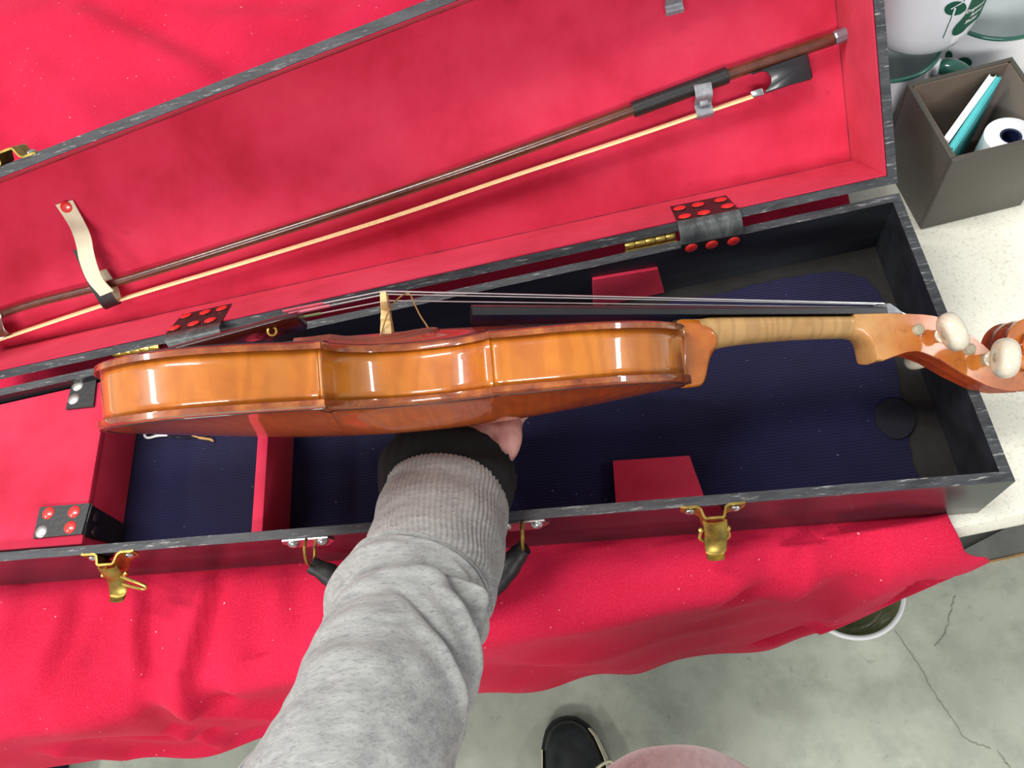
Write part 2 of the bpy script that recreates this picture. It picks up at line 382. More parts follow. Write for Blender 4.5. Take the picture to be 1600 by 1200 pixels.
def y_edge(x): return -0.010 + 0.080 * (x + 0.0048)
counter = thing('counter', 'white speckled counter with black cabinet under red cloth', 'counter', (0, 0.3, ZF))
def rr(x0, x1, z):
    return [Vector((x0, y_edge(x0), z)), Vector((x1, y_edge(x1), z)), Vector((x1, 1.15, z)), Vector((x0, 1.15, z))]
MB().prism(rr(-1.6, 1.0, ZC - 0.032), rr(-1.6, 1.0, ZC)).build('worktop', M_lam, counter, bevel=0.014)
cp = [(-1.5, 0.20), (0.19, 0.20), (0.1955, 0.108), (0.395, 0.178), (0.9, 0.355), (0.9, 1.05), (-1.5, 1.05)]
MB().prism([Vector((a, b, ZF)) for a, b in cp], [Vector((a, b, ZC - 0.032)) for a, b in cp]).build('cabinet', M_cab, counter)
pl = [(0.1965, 0.1062), (0.379, 0.1245), (0.9, 0.177), (0.9, 0.35), (0.395, 0.1765)]
MB().prism([Vector((a, b, ZF)) for a, b in pl], [Vector((a, b, ZF + 0.004)) for a, b in pl]).build('low_slab', M_slab, counter)  # flat grey wedge lying on the floor along the cabinet
MB().prism([Vector((a, b, ZF)) for a, b in ((0.199, 0.1032), (0.9, 0.1725), (0.9, 0.176), (0.2, 0.106))],
           [Vector((a, b, ZF + 0.006)) for a, b in ((0.199, 0.1032), (0.9, 0.1725), (0.9, 0.176), (0.2, 0.106))]).build('low_slab_trim', M_orange, counter)

ND = Vector((0.0797, -0.9968, 0)); CE = Vector((-0.0048, -0.010, ZC))       # counter front: outward normal, a point of its edge
HEM = [(-1.4, 0.08), (-0.83, 0.085), (-0.74, 0.165), (-0.72, 0.235), (-0.70, 0.245), (-0.61, 0.19), (-0.407, 0.255), (-0.243, 0.31), (-0.14, 0.315), (-0.10, 0.30), (-0.05, 0.245), (-0.02, 0.20)]
XR = [(0, -0.022), (0.012, -0.014), (0.022, 0.004), (0.032, 0.010), (0.044, 0.008), (0.07, -0.004), (0.12, -0.020), (0.2, -0.042), (0.26, -0.072), (0.35, -0.12)]
def fpx(u, v):
    q = pz(u, v, ZC); ye = y_edge(q.x)
    if q.y > ye: return (q.x, ye - q.y)
    p = px_on(u, v, ND, CE); return (p.x, ZC - p.z)
def seg_d(p, a, b):
    ax, ay = a; bx, by = b; dx, dy = bx - ax, by - ay; L = dx * dx + dy * dy
    t = 0 if L == 0 else max(0, min(1, ((p[0] - ax) * dx + (p[1] - ay) * dy) / L))
    return math.hypot(p[0] - ax - t * dx, p[1] - ay - t * dy)
def ridge(p, pts, wd):
    d = min(seg_d(p, a, b) for a, b in zip(pts, pts[1:])); return math.exp(-(d / wd) ** 2)
FR = [([(240, 905), (236, 1000), (247, 1080), (280, 1118)], -0.0128, 0.010), ([(358, 900), (336, 960), (320, 1040), (345, 1078)], -0.0128, 0.010), ([(135, 955), (98, 1040), (60, 1110)], -0.0112, 0.012),
      ([(178, 955), (150, 1015)], -0.0080, 0.010), ([(425, 975), (402, 1035)], -0.0096, 0.010), ([(480, 905), (470, 955)], -0.004, 0.012), ([(224, 915), (221, 1000), (226, 1060)], 0.0096, 0.008),
      ([(330, 925), (306, 1010), (298, 1085)], 0.0112, 0.008), ([(272, 1030), (290, 1092)], 0.005, 0.006), ([(112, 965), (72, 1070)], 0.0096, 0.011), ([(30, 945), (8, 1010)], 0.0080, 0.012), ([(440, 930), (425, 985)], 0.0080, 0.011),
      ([(250, 1090), (290, 1122), (350, 1128)], 0.008, 0.008), ([(330, 1085), (430, 1080), (520, 1065)], 0.010, 0.012),
      ([(100, 1150), (200, 1156), (300, 1140), (440, 1118)], 0.010, 0.012), ([(160, 1138), (250, 1132), (330, 1122)], -0.010, 0.009),
      ([(900, 930), (1010, 905), (1120, 880)], 0.007, 0.035), ([(840, 1010), (980, 985), (1100, 960)], 0.006, 0.03),
      ([(1232, 800), (1246, 830), (1240, 860), (1205, 895), (1150, 915)], -0.012, 0.011), ([(1255, 800), (1268, 835), (1262, 870), (1225, 905)], 0.008, 0.012),
      ([(1530, 838), (1480, 842), (1420, 852), (1360, 880), (1310, 925)], 0.022, 0.020), ([(1425, 848), (1385, 862), (1365, 895)], 0.02, 0.010),
      ([(1412, 862), (1392, 880), (1378, 905)], -0.022, 0.008), ([(1395, 890), (1350, 905), (1300, 925)], -0.012, 0.008), ([(1378, 915), (1340, 928), (1270, 950)], 0.014, 0.008),
      ([(1320, 945), (1260, 955), (1190, 985)], -0.012, 0.009), ([(1345, 940), (1300, 965), (1240, 985)], 0.016, 0.010), ([(1470, 870), (1400, 900), (1340, 940)], 0.012, 0.012)]
FR = [([fpx(*q) for q in pts], a, w_) for pts, a, w_ in FR]
BR = [([(0, 120), (50, 180), (95, 225)], -0.010, 0.022), ([(0, 200), (25, 225)], -0.008, 0.02), ([(60, 130), (120, 190), (170, 225)], 0.010, 0.03), ([(170, 25), (260, 60), (360, 115)], -0.009, 0.022),
      ([(150, 55), (250, 95), (330, 130)], 0.008, 0.025), ([(0, 60), (120, 40), (260, 0)], 0.012, 0.05), ([(380, 40), (520, 50), (640, 20)], 0.006, 0.03), ([(420, 60), (500, 80)], -0.004, 0.02),
      ([(520, 40), (540, 0)], -0.006, 0.02), ([(270, 10), (420, 20), (560, -20)], -0.006, 0.025)]
BR = [([(pz(*q, -0.0646).x, pz(*q, -0.0646).y) for q in pts], a, w_) for pts, a, w_ in BR]
def cloth_pt(a, b):
    x0 = -1.4 + 1.378 * (1 - (1 - a) ** 1.15)
    yb = 0.98; ye = y_edge(x0); flat = yb - ye - 0.014; drop = interp(HEM, x0) + 0.006 * math.sin(x0 * 40) * sstep(-0.5, -0.9, x0)
    r = 0.0175; arc = r * math.pi / 2
    if b < 0.45: s = b / 0.45 * flat
    else: s = flat + (b - 0.45) / 0.55 * (arc + drop)
    x = x0
    if s <= flat:
        y = yb - s; z = ZC + 0.0014
        p = (x, y); e = sstep(0.36, 0.46, y)
        z += e * (0.013 + sum(am * ridge(p, pts, w_) for pts, am, w_ in BR) + 0.004 * noise.noise(Vector((x * 7, y * 7, 3))))
        x += (interp([(-0.1, -0.022), (0.2, -0.018), (0.3, -0.006), (1, 0.0)], y) + 0.022) * sstep(-0.25, -0.022, x0)
        e2 = 1 - sstep(-CK * x0 - 0.016, -CK * x0 - 0.002, y)
        if e2 > 0 and y < 0.06: z += e2 * 0.8 * min(0.02, max(0.0, 0.007 + 0.004 * noise.noise(Vector((x * 16, (ye - y) * 14, 5))) + sum(am * ridge((x, ye - y), pts, w_) for pts, am, w_ in FR)))
        return Vector((x, y, z))
    t = (s - flat) / arc
    if t < 1:
        an = t * math.pi / 2; p = Vector((x, ye + 0.014 - r * math.sin(an), ZC + 0.0014 - r + r * math.cos(an))); d = r * (1 - math.cos(an))
    else:
        d = r + (s - flat - arc); p = Vector((x, ye - 0.0035, ZC + 0.0014 - d))
    k = sstep(-0.20, -0.022, x0)
    xs = lerp(p.x, interp(XR, d), k * k); p.x = xs
    q = (xs, d)
    am = sum(am * ridge(q, pts, w_) for pts, am, w_ in FR)
    am += 0.006 * sstep(0.02, 0.12, d) * math.sin(xs * 46 + 5 * noise.noise(Vector((xs * 4, d * 3, 0)))) * (0.5 + noise.noise(Vector((xs * 5, 2, 0))))
    am += 0.004 * noise.noise(Vector((xs * 16, d * 14, 5)))
    am = max(0.0, am + 0.007); am = min(am, lerp(0.03, 0.011, k))
    dr_ = ND.lerp(Vector((0, 0, 1)), 1 - sstep(0.0, 0.02, d)).normalized(); p += dr_ * am * lerp(0.8, 1, sstep(0.0, 0.03, d))
    return p
tag(MB().grid(cloth_pt, 340, 250).build('tablecloth', M_cloth, None, smooth=180, thick=-0.001, loc=(-0.6, 0.2, ZC)), 'red felt cloth spread over counter and hanging down its front', 'cloth')

# ------------------------------------------------------------------ violin case (tapered base and open lid are one hinged thing)
nk = math.hypot(1, CK)
HX = Vector((-1, -CK, 0)) / nk; HE = Vector((-CK, 1, 0)) / nk; LA = 0.91476
LV = HE * math.cos(LA) + Vector((0, 0, math.sin(LA))); LN = HE * math.sin(LA) - Vector((0, 0, math.cos(LA)))
LO = Vector((0, CW, 0.00383)) + HE * 0.00628; LD = 0.0637
def LP(s, t, d): return LO + HX * s + LV * t + LN * d
def lid_plan(x, y, d):
    r = Vector((x, y, 0)) - Vector((0, CW, 0)); return LP(r.dot(HX), -r.dot(HE), d)
def lpx(u, v, d): return px_on(u, v, LN, LO + LN * d)
def lst(p): r = p - LO; return r.dot(HX), r.dot(LV)
case = thing('violin_case', 'open black wooden violin case with red lined lid and navy base', 'instrument case', (-0.38, 0.11, -CH))
def ply(i):   # inset plan polygon: right front, right back, left back, left front
    o = i * nk
    return [(-i, CK * i + o), (-i, CW - CK * i - o), (-CL + i, CW - CK * (CL - i) - o), (-CL + i, CK * (CL - i) + o)]
def shell(fn, depth, names, rimd=0.0):
    o = ply(0); n_ = ply(CT)
    for k, nm in enumerate(names):
        a, b, c, d = o[k], o[(k + 1) % 4], n_[(k + 1) % 4], n_[k]
        N = 44 if k in (1, 3) else 14; R = [[], [], [], []]; mb = MB(); rings = []
        for i in range(N + 1):
            f = i / N; po = (lerp(a[0], b[0], f), lerp(a[1], b[1], f)); pi = (lerp(d[0], c[0], f), lerp(d[1], c[1], f))
            j = 0.0005 * (noise.noise(Vector((f * 30, k, depth * 9))) - 0.3)
            rings.append([fn(*po, depth), fn(*po, 0 + j), fn(*pi, 0 + j * 0.5), fn(*pi, depth)])
        n0 = len(mb.f); mb.loft(rings)
        for q in range(len(mb.f)):
            if q < N * 4 and q % 4 == 1: mb.mi[q] = 1
        mb.build(nm, [M_lac if k == 3 and depth == CH and fn is base_plan else M_blk, M_rim], case, smooth=20, weld=False)
def base_plan(x, y, d): return Vector((x, y, -d))
shell(base_plan, CH, ['end_panel', 'back_panel', 'end_panel', 'front_panel'])
shell(lid_plan, LD + 0.006, ['lid_end_panel', 'lid_hinge_panel', 'lid_end_panel', 'lid_front_panel'])
o4 = ply(CT * 0.9)
MB().prism([base_plan(x, y, CH - 0.0005) for x, y in o4], [base_plan(x, y, CHI + 0.0012) for x, y in o4]).build('bottom_board', M_board, case)
MB().prism([lid_plan(x, y, LD + 0.0055) for x, y in o4], [lid_plan(x, y, LD + 0.0008) for x, y in o4]).build('lid_board', M_blk, case)
# red lining of the lid
i4 = ply(CT + 0.0002); j4 = ply(CT + 0.0012)
MB().prism([lid_plan(x, y, LD + 0.0008) for x, y in i4], [lid_plan(x, y, LD) for x, y in i4]).build('lid_lining', M_lin, case)
for k in range(4):
    a, b, c, d = i4[k], i4[(k + 1) % 4], j4[(k + 1) % 4], j4[k]
    MB().prism([lid_plan(*q, LD - 0.0002) for q in (a, b, c, d)], [lid_plan(*q, 0.0012) for q in (a, b, c, d)]).build('side_lining', M_lin, case)
def lseam(p, q):
    P = [lid_plan(*[lerp(a, b, i / 60) for a, b in zip(p, q)], LD - 0.0003) for i in range(61)]
    MB().tube(P, [0.0006 + 0.0005 * abs(noise.noise(x * 60)) for x in P], 6).build('lining_seam', M_lseam, case)
for k in range(4): lseam(j4[k], j4[(k + 1) % 4])
# navy corduroy floor, with an uneven edge that leaves bare board along the back and right
lb = [(1432, 741), (1420, 690), (1408, 620), (1398, 560), (1388, 500), (1370, 452), (1340, 432), (1310, 424), (1265, 428), (1215, 437), (1165, 447), (1120, 460), (1060, 470), (1000, 484), (930, 500)]
edge = spline([pz(u, v, -CHI) for u, v in lb], 60)
edge = [p + Vector((noise.noise(p * 90), noise.noise(p * 90 + Vector((5, 5, 5))), 0)) * 0.0022 for p in edge]
inr = ply(CT + 0.0004)
poly = [Vector((edge[0].x + 0.002, 0.0105, -CHI))] + edge + [Vector((-0.34, CW - CK * 0.34 - 0.009, -CHI)), Vector((*inr[2], -CHI)), Vector((*inr[3], -CHI))]
MB().prism([p - Vector((0, 0, 0.0012)) for p in poly], poly).build('floor_lining', M_cord, case, smooth=0)
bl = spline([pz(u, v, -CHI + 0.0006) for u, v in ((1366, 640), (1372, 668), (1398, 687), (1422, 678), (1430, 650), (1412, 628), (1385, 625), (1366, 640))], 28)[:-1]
MB().prism([p - Vector((0, 0, 0.0006)) for p in bl], [p + Vector((0, 0, 0.0012)) for p in bl]).build('dark_patch', M_patch, case, bevel=0.0004)  # thin rounded piece on the corduroy, darker than the navy around it
# accessory compartment at the left: red covered lid and walls, divider
yf = lambda x, g: -CK * x + CT * nk + g
yb_ = lambda x, g: CW + CK * x - CT * nk - g
xc = -0.6305
MB().prism([Vector(q) for q in ((xc, yf(xc, 0.004), -0.014), (xc, yb_(xc, 0.0015), -0.014), (-CL + CT + 0.001, yb_(-CL, 0.0025), -0.014), (-CL + CT + 0.001, yf(-CL, 0.004), -0.014))],
           [Vector(q) for q in ((xc, yf(xc, 0.004), -0.008), (xc, yb_(xc, 0.0015), -0.008), (-CL + CT + 0.001, yb_(-CL, 0.0025), -0.008), (-CL + CT + 0.001, yf(-CL, 0.004), -0.008))]).build('compartment_lid', M_lin, case, bevel=0.0012)
MB().box((xc - 0.003, 0.5 * (yf(xc, 0) + yb_(xc, 0)), -0.0335), (0.005, yb_(xc, 0.0006) - yf(xc, 0.0006), 0.040)).build('compartment_wall', M_lin, case, bevel=0.0008)
MB().box((-0.4945, 0.5 * (yf(-0.4945, 0) + yb_(-0.4945, 0)), -0.0311), (0.0085, yb_(-0.4945, 0.0012) - yf(-0.4945, 0.0012), 0.0460)).build('divider', M_lin, case, bevel=0.0009)
# red felt pads on the front and back walls of the neck end
MB().prism([pz(957, 722, -CHI + 0.002), pz(1076, 714, -CHI + 0.002), Vector((-0.178, 0.0195, -CHI + 0.0005)), Vector((-0.2425, 0.0222, -CHI + 0.0005))],
           [p + Vector((0, 0, 0.0045)) for p in (pz(958, 723, -CHI + 0.002), pz(1077, 715, -CHI + 0.002), Vector((-0.178, 0.0195, -CHI + 0.004)), Vector((-0.2425, 0.0222, -CHI + 0.004)))]).build('neck_pad', M_lin, case, bevel=0.0006)
wy = lambda x: yb_(x, 0)
bn = Vector((CK, -1, 0)) / nk
bw = lambda u, v: px_on(u, v, bn, (0, CW - CT * nk, 0))
q4 = [bw(925, 433), bw(1027, 416), bw(1037, 487), bw(930, 500)]
for p in q4[2:]: p.z = max(p.z, -CHI + 0.001)
MB().prism([p - bn * 0.0002 for p in q4], [p + bn * 0.0028 for p in q4]).build('neck_pad', M_lin, case, bevel=0.0006)
# studs share one mesh
def stud_mesh(mat):
    me = MB().lathe([(0.0049, 0), (0.0048, 0.0006), (0.0040, 0.0012), (0.0022, 0.0015), (0, 0.0016)], 16).build('stud_master', mat); d = me.data
    bpy.data.objects.remove(me); d.name = 'stud'; return d
SR, SS, SK = stud_mesh(M_stud_r), stud_mesh(M_stud_s), stud_mesh(M_stud_k)
def stud(me, parent, p, nrm):
    n = Vector(nrm).normalized(); x = n.orthogonal().normalized()
    place(me, 'stud', parent, frame_M(p, x, n.cross(x), n))
def sheet(rows, name, mat, parent, th=0.0012, n=10, smooth=60):
    """cloth-like strip through rows of points (each row left..right)"""
    L = [spline([r[0] for r in rows], n) if len(rows) > 2 else [rows[0][0].lerp(rows[1][0], i / (n - 1)) for i in range(n)],
         spline([r[-1] for r in rows], n) if len(rows) > 2 else [rows[0][-1].lerp(rows[1][-1], i / (n - 1)) for i in range(n)]]
    W_ = 7; mb = MB()
    mb.grid(lambda a, b: L[0][round(a * (n - 1))].lerp(L[1][round(a * (n - 1))], b), n, W_)
    return mb.build(name, mat, parent, smooth=smooth, thick=th)
# leather strap on the compartment lid (front one: over the edge, down the wall) and the one at the back
zt = -0.0072
st = sheet([[pz(64, 793, zt), pz(53, 842, zt)], [pz(142, 787, zt), pz(129, 835, zt)]], 'leather_strap', M_leath, case)
for u, v, me in ((76, 802, SR), (116, 800, SR), (110, 824, SR), (65, 831, SS)): stud(me, st, pz(u, v, zt + 0.0008), (0, 0, 1))
cw_ = lambda u, v: px_on(u, v, (1, 0, 0), (xc + 0.0012, 0, 0))
st = sheet([[pz(142, 787, zt), pz(129, 835, zt)], [cw_(146, 792), cw_(139, 840)], [cw_(194, 820), cw_(189, 853)]], 'leather_strap', M_leath, case)
for u, v in ((149, 809), (147, 833)): stud(SK, st, cw_(u, v) + Vector((0.0014, 0, 0)), (1, 0, 0))
st = sheet([[pz(115, 595, zt), pz(104, 640.5, zt)], [pz(152, 592, zt), pz(147, 636, zt)]], 'leather_strap', M_leath, case)
for u, v in ((122, 603), (115.5, 624)): stud(SS, st, pz(u, v, zt + 0.0008), (0, 0, 1))
# leather hinge straps from the lid's hinge wall to the back wall
hw = lambda u, v: px_on(u, v, LV, LO + LV * (CT + 0.0018))
bw2 = lambda u, v, o=0.0006: px_on(u, v, bn, Vector((0, CW - CT * nk, 0)) + bn * o)
def hinge_strap(A, m1, m2, lo, st_l, st_b):
    a = sheet([[hw(*A[0]), hw(*A[1])], [hw(*m1[0]), hw(*m1[1])]], 'hinge_strap', M_leath, case, 0.0008)
    for u, v in st_l: stud(SR, a, hw(u, v) + LV * 0.0006, LV)
    t0, t1 = hw(*m1[0]), hw(*m1[1]); b0, b1 = bw2(*m2[0]), bw2(*m2[1])
    up = Vector((0, -0.25, 0.97)) * 0.0035
    sheet([[t0, t1], [t0.lerp(b0, .33) + up, t1.lerp(b1, .33) + up], [t0.lerp(b0, .7) + up, t1.lerp(b1, .7) + up], [b0, b1]], 'strap_tape', M_tape, case, 0.0008, 14)
    if lo:
        c = sheet([[b0, b1], [bw2(*lo[0]), bw2(*lo[1])]], 'hinge_strap', M_leath, case, 0.001)
        for u, v in st_b: stud(SR, c, bw2(u, v, 0.0014), bn)
hinge_strap([(1047, 322.5), (1134, 305)], [(1057.5, 346), (1155, 327)], [(1064, 381.6), (1161.6, 364)], [(1063, 399), (1159, 383)],
            [(1062, 327), (1091, 321.5), (1126, 314), (1070, 339.5), (1100, 334), (1137, 323.5)], [(1080, 387), (1112, 382), (1146, 376.5)])
hinge_strap([(285, 491), (362, 474)], [(258, 522), (345, 504)], [(264, 543), (348.4, 527)], None,
            [(291, 495), (321, 489.5), (347, 483.5), (273, 514), (303, 507), (329, 501.5)], [])
# brass piano hinges
def brass_hinge(u0, v0, u1, v1):
    a, b = pz(u0, v0, 0.002), pz(u1, v1, 0.002); ax = (b - a).normalized()
    hp = MB(); nrm = ax.cross(Vector((0, 0, 1))); c = (a + b) / 2
    for k, s in ((0, -1), (1, 1)):
        hp.box(c + nrm * s * 0.004 - Vector((0, 0, 0.003)), ((b - a).length, 0.005, 0.0008), Matrix((ax, nrm, Vector((0, 0, 1)))).transposed())
    h = hp.build('brass_hinge', M_brass_old, case)
    for i in range(5):
        p, q = a.lerp(b, i / 5 + 0.006), a.lerp(b, (i + 1) / 5 - 0.006)
        MB().tube([p, q], 0.0023, 12).build('knuckle', M_brass, h, bevel=0.0004)
brass_hinge(976, 385, 1056, 368); brass_hinge(176, 553, 250, 541)
# latches, lid catches and handle on the front edge
FX = Vector((1, -CK, 0)) / nk; FO = Vector((-CK, -1, 0)) / nk; UZ = Vector((0, 0, 1))
def latch(M, tilt=0.0, catch=False):
    pr = [(-0.0205, 0.0), (-0.0185, 0.0006), (-0.0105, 0.0006), (-0.0085, 0.002), (-0.0070, 0.0075), (-0.0055, 0.0088), (0.0055, 0.0088), (0.0070, 0.0075), (0.0085, 0.002), (0.0105, 0.0006), (0.0185, 0.0006), (0.0205, 0.0)]
    mb = MB(); hb = lambda x: -0.006 - 0.014 * (1 - min(1, abs(x) / 0.0205)) ** 0.6
    rows = [[M @ Vector((x, y + 0.0004, lerp(0.0008, hb(x), j / 5))) for x, y in pr] for j in range(6)]
    mb.loft(rows, closed=False, caps=False)
    pt = mb.build('latch_catch' if catch else 'latch', M_brass_old, case, smooth=50, thick=0.0016)
    for x in (-0.0142, 0.0142):
        scr = MB().lathe([(0.0036, 0), (0.0034, 0.0008), (0.002, 0.0017), (0, 0.002)], 14, M=Matrix(((1, 0, 0), (0, 0, 1), (0, 1, 0))))
        scr.v = [M @ (p + Vector((x, 0.0014, -0.0055))) for p in scr.v]; scr.build('screw', M_steel, pt)
    if catch: return
    path = [(0, 0.0098, -0.002), (0.0006, 0.0125, -0.008), (0.001, 0.0145, -0.015), (0.0005, 0.019, -0.0215), (0, 0.0245, -0.025), (-0.0005, 0.029, -0.0235)]
    path = spline([Vector((x - tilt * z * 0.5 - tilt * y * 0.25, y, z)) for x, y, z in path], 16); mb = MB()
    rows = []
    for i, p in enumerate(path):
        wd = 0.0066 * (1 - 0.1 * (i / 15)); b = 0.0012
        rows.append([M @ (p + Vector((x, dy, 0))) for x, dy in ((-wd, -0.001), (-wd * 0.8, b * 0.5), (0, b), (wd * 0.8, b * 0.5), (wd, -0.001))])
    mb.loft(rows, closed=False, caps=False); mb.build('lever', M_brass_old, pt, smooth=60, thick=0.0014)
    lp = spline([Vector(q) for q in ((-0.0085, 0.0128, -0.0135), (-0.0088, 0.016, -0.02), (0, 0.018, -0.0245), (0.0088, 0.016, -0.02), (0.0085, 0.0128, -0.0135))], 20) if not tilt else \
        spline([Vector(q) for q in ((0.007, 0.015, -0.010), (0.016, 0.0185, -0.012), (0.0235, 0.0215, -0.0155), (0.021, 0.023, -0.018), (0.012, 0.021, -0.0165), (0.006, 0.019, -0.0145))], 20)
    MB().tube([M @ p for p in lp], 0.0012, 8).build('wire_loop', M_brass, pt)
    for x in (-0.0085, 0.0085):
        s = MB().lathe([(0, -0.002), (0.0016, -0.0012), (0.002, 0), (0.0016, 0.0012), (0, 0.002)], 10); s.v = [M @ (p + Vector((x, 0.0125, -0.012))) for p in s.v]; s.build('pivot', M_brass, pt)
def front_pt(x): return Vector((x, -CK * x, 0))
latch(frame_M(front_pt(-0.1805), FX, FO, UZ)); latch(frame_M(front_pt(-0.6025), FX, FO, UZ), -0.42)
tl = (lid_plan(-0.2, CK * 0.2, 0) - lid_plan(-0.7, CK * 0.7, 0)).normalized(); to = tl.cross(-LN); to = to if to.dot(LV) > 0 else -to
for x in (-0.1805, -0.6195): latch(frame_M(lid_plan(x, -CK * x, 0), tl, to, -LN), 0, True)
HM = frame_M(front_pt(-0.380), FX, FO, UZ)
hp = [(-0.0775, 0.014, -0.019), (-0.066, 0.020, -0.026), (-0.05, 0.031, -0.037), (-0.03, 0.042, -0.047), (0, 0.046, -0.051), (0.03, 0.042, -0.047), (0.052, 0.030, -0.036), (0.066, 0.019, -0.026), (0.0745, 0.013, -0.019)]
n = 34; P = spline([Vector(q) for q in hp], n)
rad = [0.0086 * (0.66 + 0.34 * sstep(0, 0.2, i / (n - 1)) * sstep(1, 0.8, i / (n - 1))) + 0.0004 * math.sin(i * 2.1) for i in range(n)]
hd = MB().tube([HM @ p for p in P], rad, 14, flat=0.75).build('handle', M_leath, case, smooth=60)
for sx in (-0.0755, 0.0745):
    mp = MB(); mp.prism([HM @ Vector((sx + x, 0.0002, z)) for x, z in ((-0.0165, -0.001), (0.0165, -0.001), (0.019, -0.008), (0.010, -0.0185), (-0.010, -0.0185), (-0.019, -0.008))],
                          [HM @ Vector((sx + x, 0.0014, z)) for x, z in ((-0.0165, -0.001), (0.0165, -0.001), (0.019, -0.008), (0.010, -0.0185), (-0.010, -0.0185), (-0.019, -0.008))])
    pm = mp.build('handle_plate', M_steel, case)
    for x in (-0.0106, 0.0106):
        r = MB().lathe([(0.0045, 0), (0.0042, 0.0014), (0.0024, 0.0028), (0, 0.0032)], 14, M=Matrix(((1, 0, 0), (0, 0, 1), (0, 1, 0)))); r.v = [HM @ (p + Vector((sx + x, 0.0014, -0.0072))) for p in r.v]; r.build('rivet', M_steel, pm)
    rg = [HM @ Vector((sx + 0.0015 * math.cos(a), 0.0065 + 0.0095 * math.sin(a), -0.0115 + 0.0125 * math.cos(a))) for a in [2 * math.pi * i / 24 for i in range(25)]]
    MB().tube(rg, 0.0011, 8, caps=False).build('ring', M_brass_old, pm)
# bow holders in the lid: elastic loop at the tip end, two grey spring clips
def wide(path, wd, side): return [[p - s * wd / 2, p + s * wd / 2] for p, s in zip(path, side)]
LTN = lambda u, v, d: lpx(u, v, d)
rows = [[LTN(87.5, 320, LD - 0.0008), LTN(114, 312.5, LD - 0.0008)], [LTN(101.7, 341.7, LD - 0.004), LTN(130, 342, LD - 0.004)], [LTN(113, 363, LD - 0.011), LTN(142, 368, LD - 0.011)],
        [LTN(120, 385, LD - 0.016), LTN(147, 393, LD - 0.016)], [LTN(125, 409, LD - 0.019), LTN(153, 415, LD - 0.019)], [LTN(137, 438, LD - 0.0215), LTN(162, 436, LD - 0.0215)], [LTN(157.5, 462.5, LD - 0.022), LTN(178, 454, LD - 0.022)]]
el = sheet(rows, 'elastic_strap', M_webbing, case, 0.0009, 26)
stud(SR, el, LTN(104, 324, LD - 0.0024), -LN)
rows = [[LTN(114, 390, LD - 0.0125), LTN(122, 391, LD - 0.0125)], [LTN(124, 412, LD - 0.0165), LTN(150, 424, LD - 0.0165)], [LTN(135, 437, LD - 0.0195), LTN(163, 440, LD - 0.0195)], [LTN(146, 456, LD - 0.0205), LTN(176, 460, LD - 0.0205)], [LTN(159, 477, LD - 0.019), LTN(184, 471, LD - 0.019)],
        [LTN(166, 482, LD - 0.013), LTN(188, 473, LD - 0.013)], [LTN(166, 478, LD - 0.004), LTN(187, 466, LD - 0.004)]]
sheet(rows, 'elastic_backing', M_leath, case, 0.0009, 26)
rows = [[LTN(178, 472, LD - 0.005), LTN(190, 467, LD - 0.005)], [LTN(172, 455, LD - 0.003), LTN(184, 448, LD - 0.003)], [LTN(150, 425, LD - 0.0016), LTN(166, 420, LD - 0.0016)]]
sheet(rows, 'elastic_backing', M_webbing, case, 0.0008, 12)
def clip(P, ex, name):
    """bent metal strip; P is (t, d) profile, ex = s range"""
    mb = MB(); pr = spline([Vector((t, d, 0)) for t, d in P], 40)
    mb.loft([[LP(s, q.x, LD - q.y) for q in pr] for s in ex], closed=False, caps=False)
    return mb.build(name, M_grey, case, smooth=50, thick=0.0012)
s0, t0 = lst(lpx(1097, 152, LD - 0.012))
cl = clip([(t0 + 0.0125, 0.0008), (t0 + 0.0135, 0.010), (t0 + 0.010, 0.0185), (t0 + 0.003, 0.0205), (t0 - 0.001, 0.0185), (t0 - 0.0035, 0.014), (t0 - 0.006, 0.0125), (t0 - 0.009, 0.0155), (t0 - 0.013, 0.016), (t0 - 0.016, 0.011)], (s0 + 0.0065, s0 + 0.002, s0 - 0.002, s0 - 0.0065), 'bow_clip')
MB().box(LP(s0, t0 - 0.0035, LD - 0.0145), (0.007, 0.005, 0.006), Matrix((HX, LV, -LN)).transposed(), bev=0.0012).build('clip_tongue', M_grey, cl)
s1, t1 = lst(lpx(1052, 2, LD - 0.012))
clip([(t1 + 0.0155, 0.0008), (t1 + 0.0165, 0.010), (t1 + 0.013, 0.0185), (t1 + 0.006, 0.0195), (t1 + 0.001, 0.0165), (t1 - 0.0025, 0.0125), (t1 - 0.006, 0.0145), (t1 - 0.009, 0.012)], (s1 + 0.0065, s1 + 0.002, s1 - 0.002, s1 - 0.0065), 'bow_clip')

# ------------------------------------------------------------------ bow held in the lid
BD = LD - 0.012
bl_ = lambda u, v, d=BD: lpx(u, v, d)
bow = thing('violin_bow', 'brown violin bow with black frog held inside red case lid', 'bow', bl_(650, 290))
P = spline([bl_(u, v) for u, v in ((-16, 496), (0, 491), (58, 473), (190, 439), (380, 380), (600, 309), (800, 240), (990, 171), (1137, 117), (1301, 61))], 90)
MB().tube(P, [0.0031 + 0.0018 * (i / 89) for i in range(90)], 10).build('stick', M_bowwood, bow, smooth=60)
P = spline([bl_(u, v) for u, v in ((989, 171.5), (1060, 145.5), (1136, 117.5))], 16)
MB().tube(P, [0.0061] * 14 + [0.0063, 0.0063], 16).build('grip', M_leath, bow, smooth=40)
a, b = bl_(1303, 60.5), bl_(1339, 46); MB().tube([a, a.lerp(b, .08), a.lerp(b, .94), b], [0.0046, 0.0052, 0.0052, 0.0042], 8).build('screw_button', M_silver, bow, smooth=20)
MB().tube([bl_(1299, 62), a], 0.0038, 8).build('button_collar', M_ebony, bow)
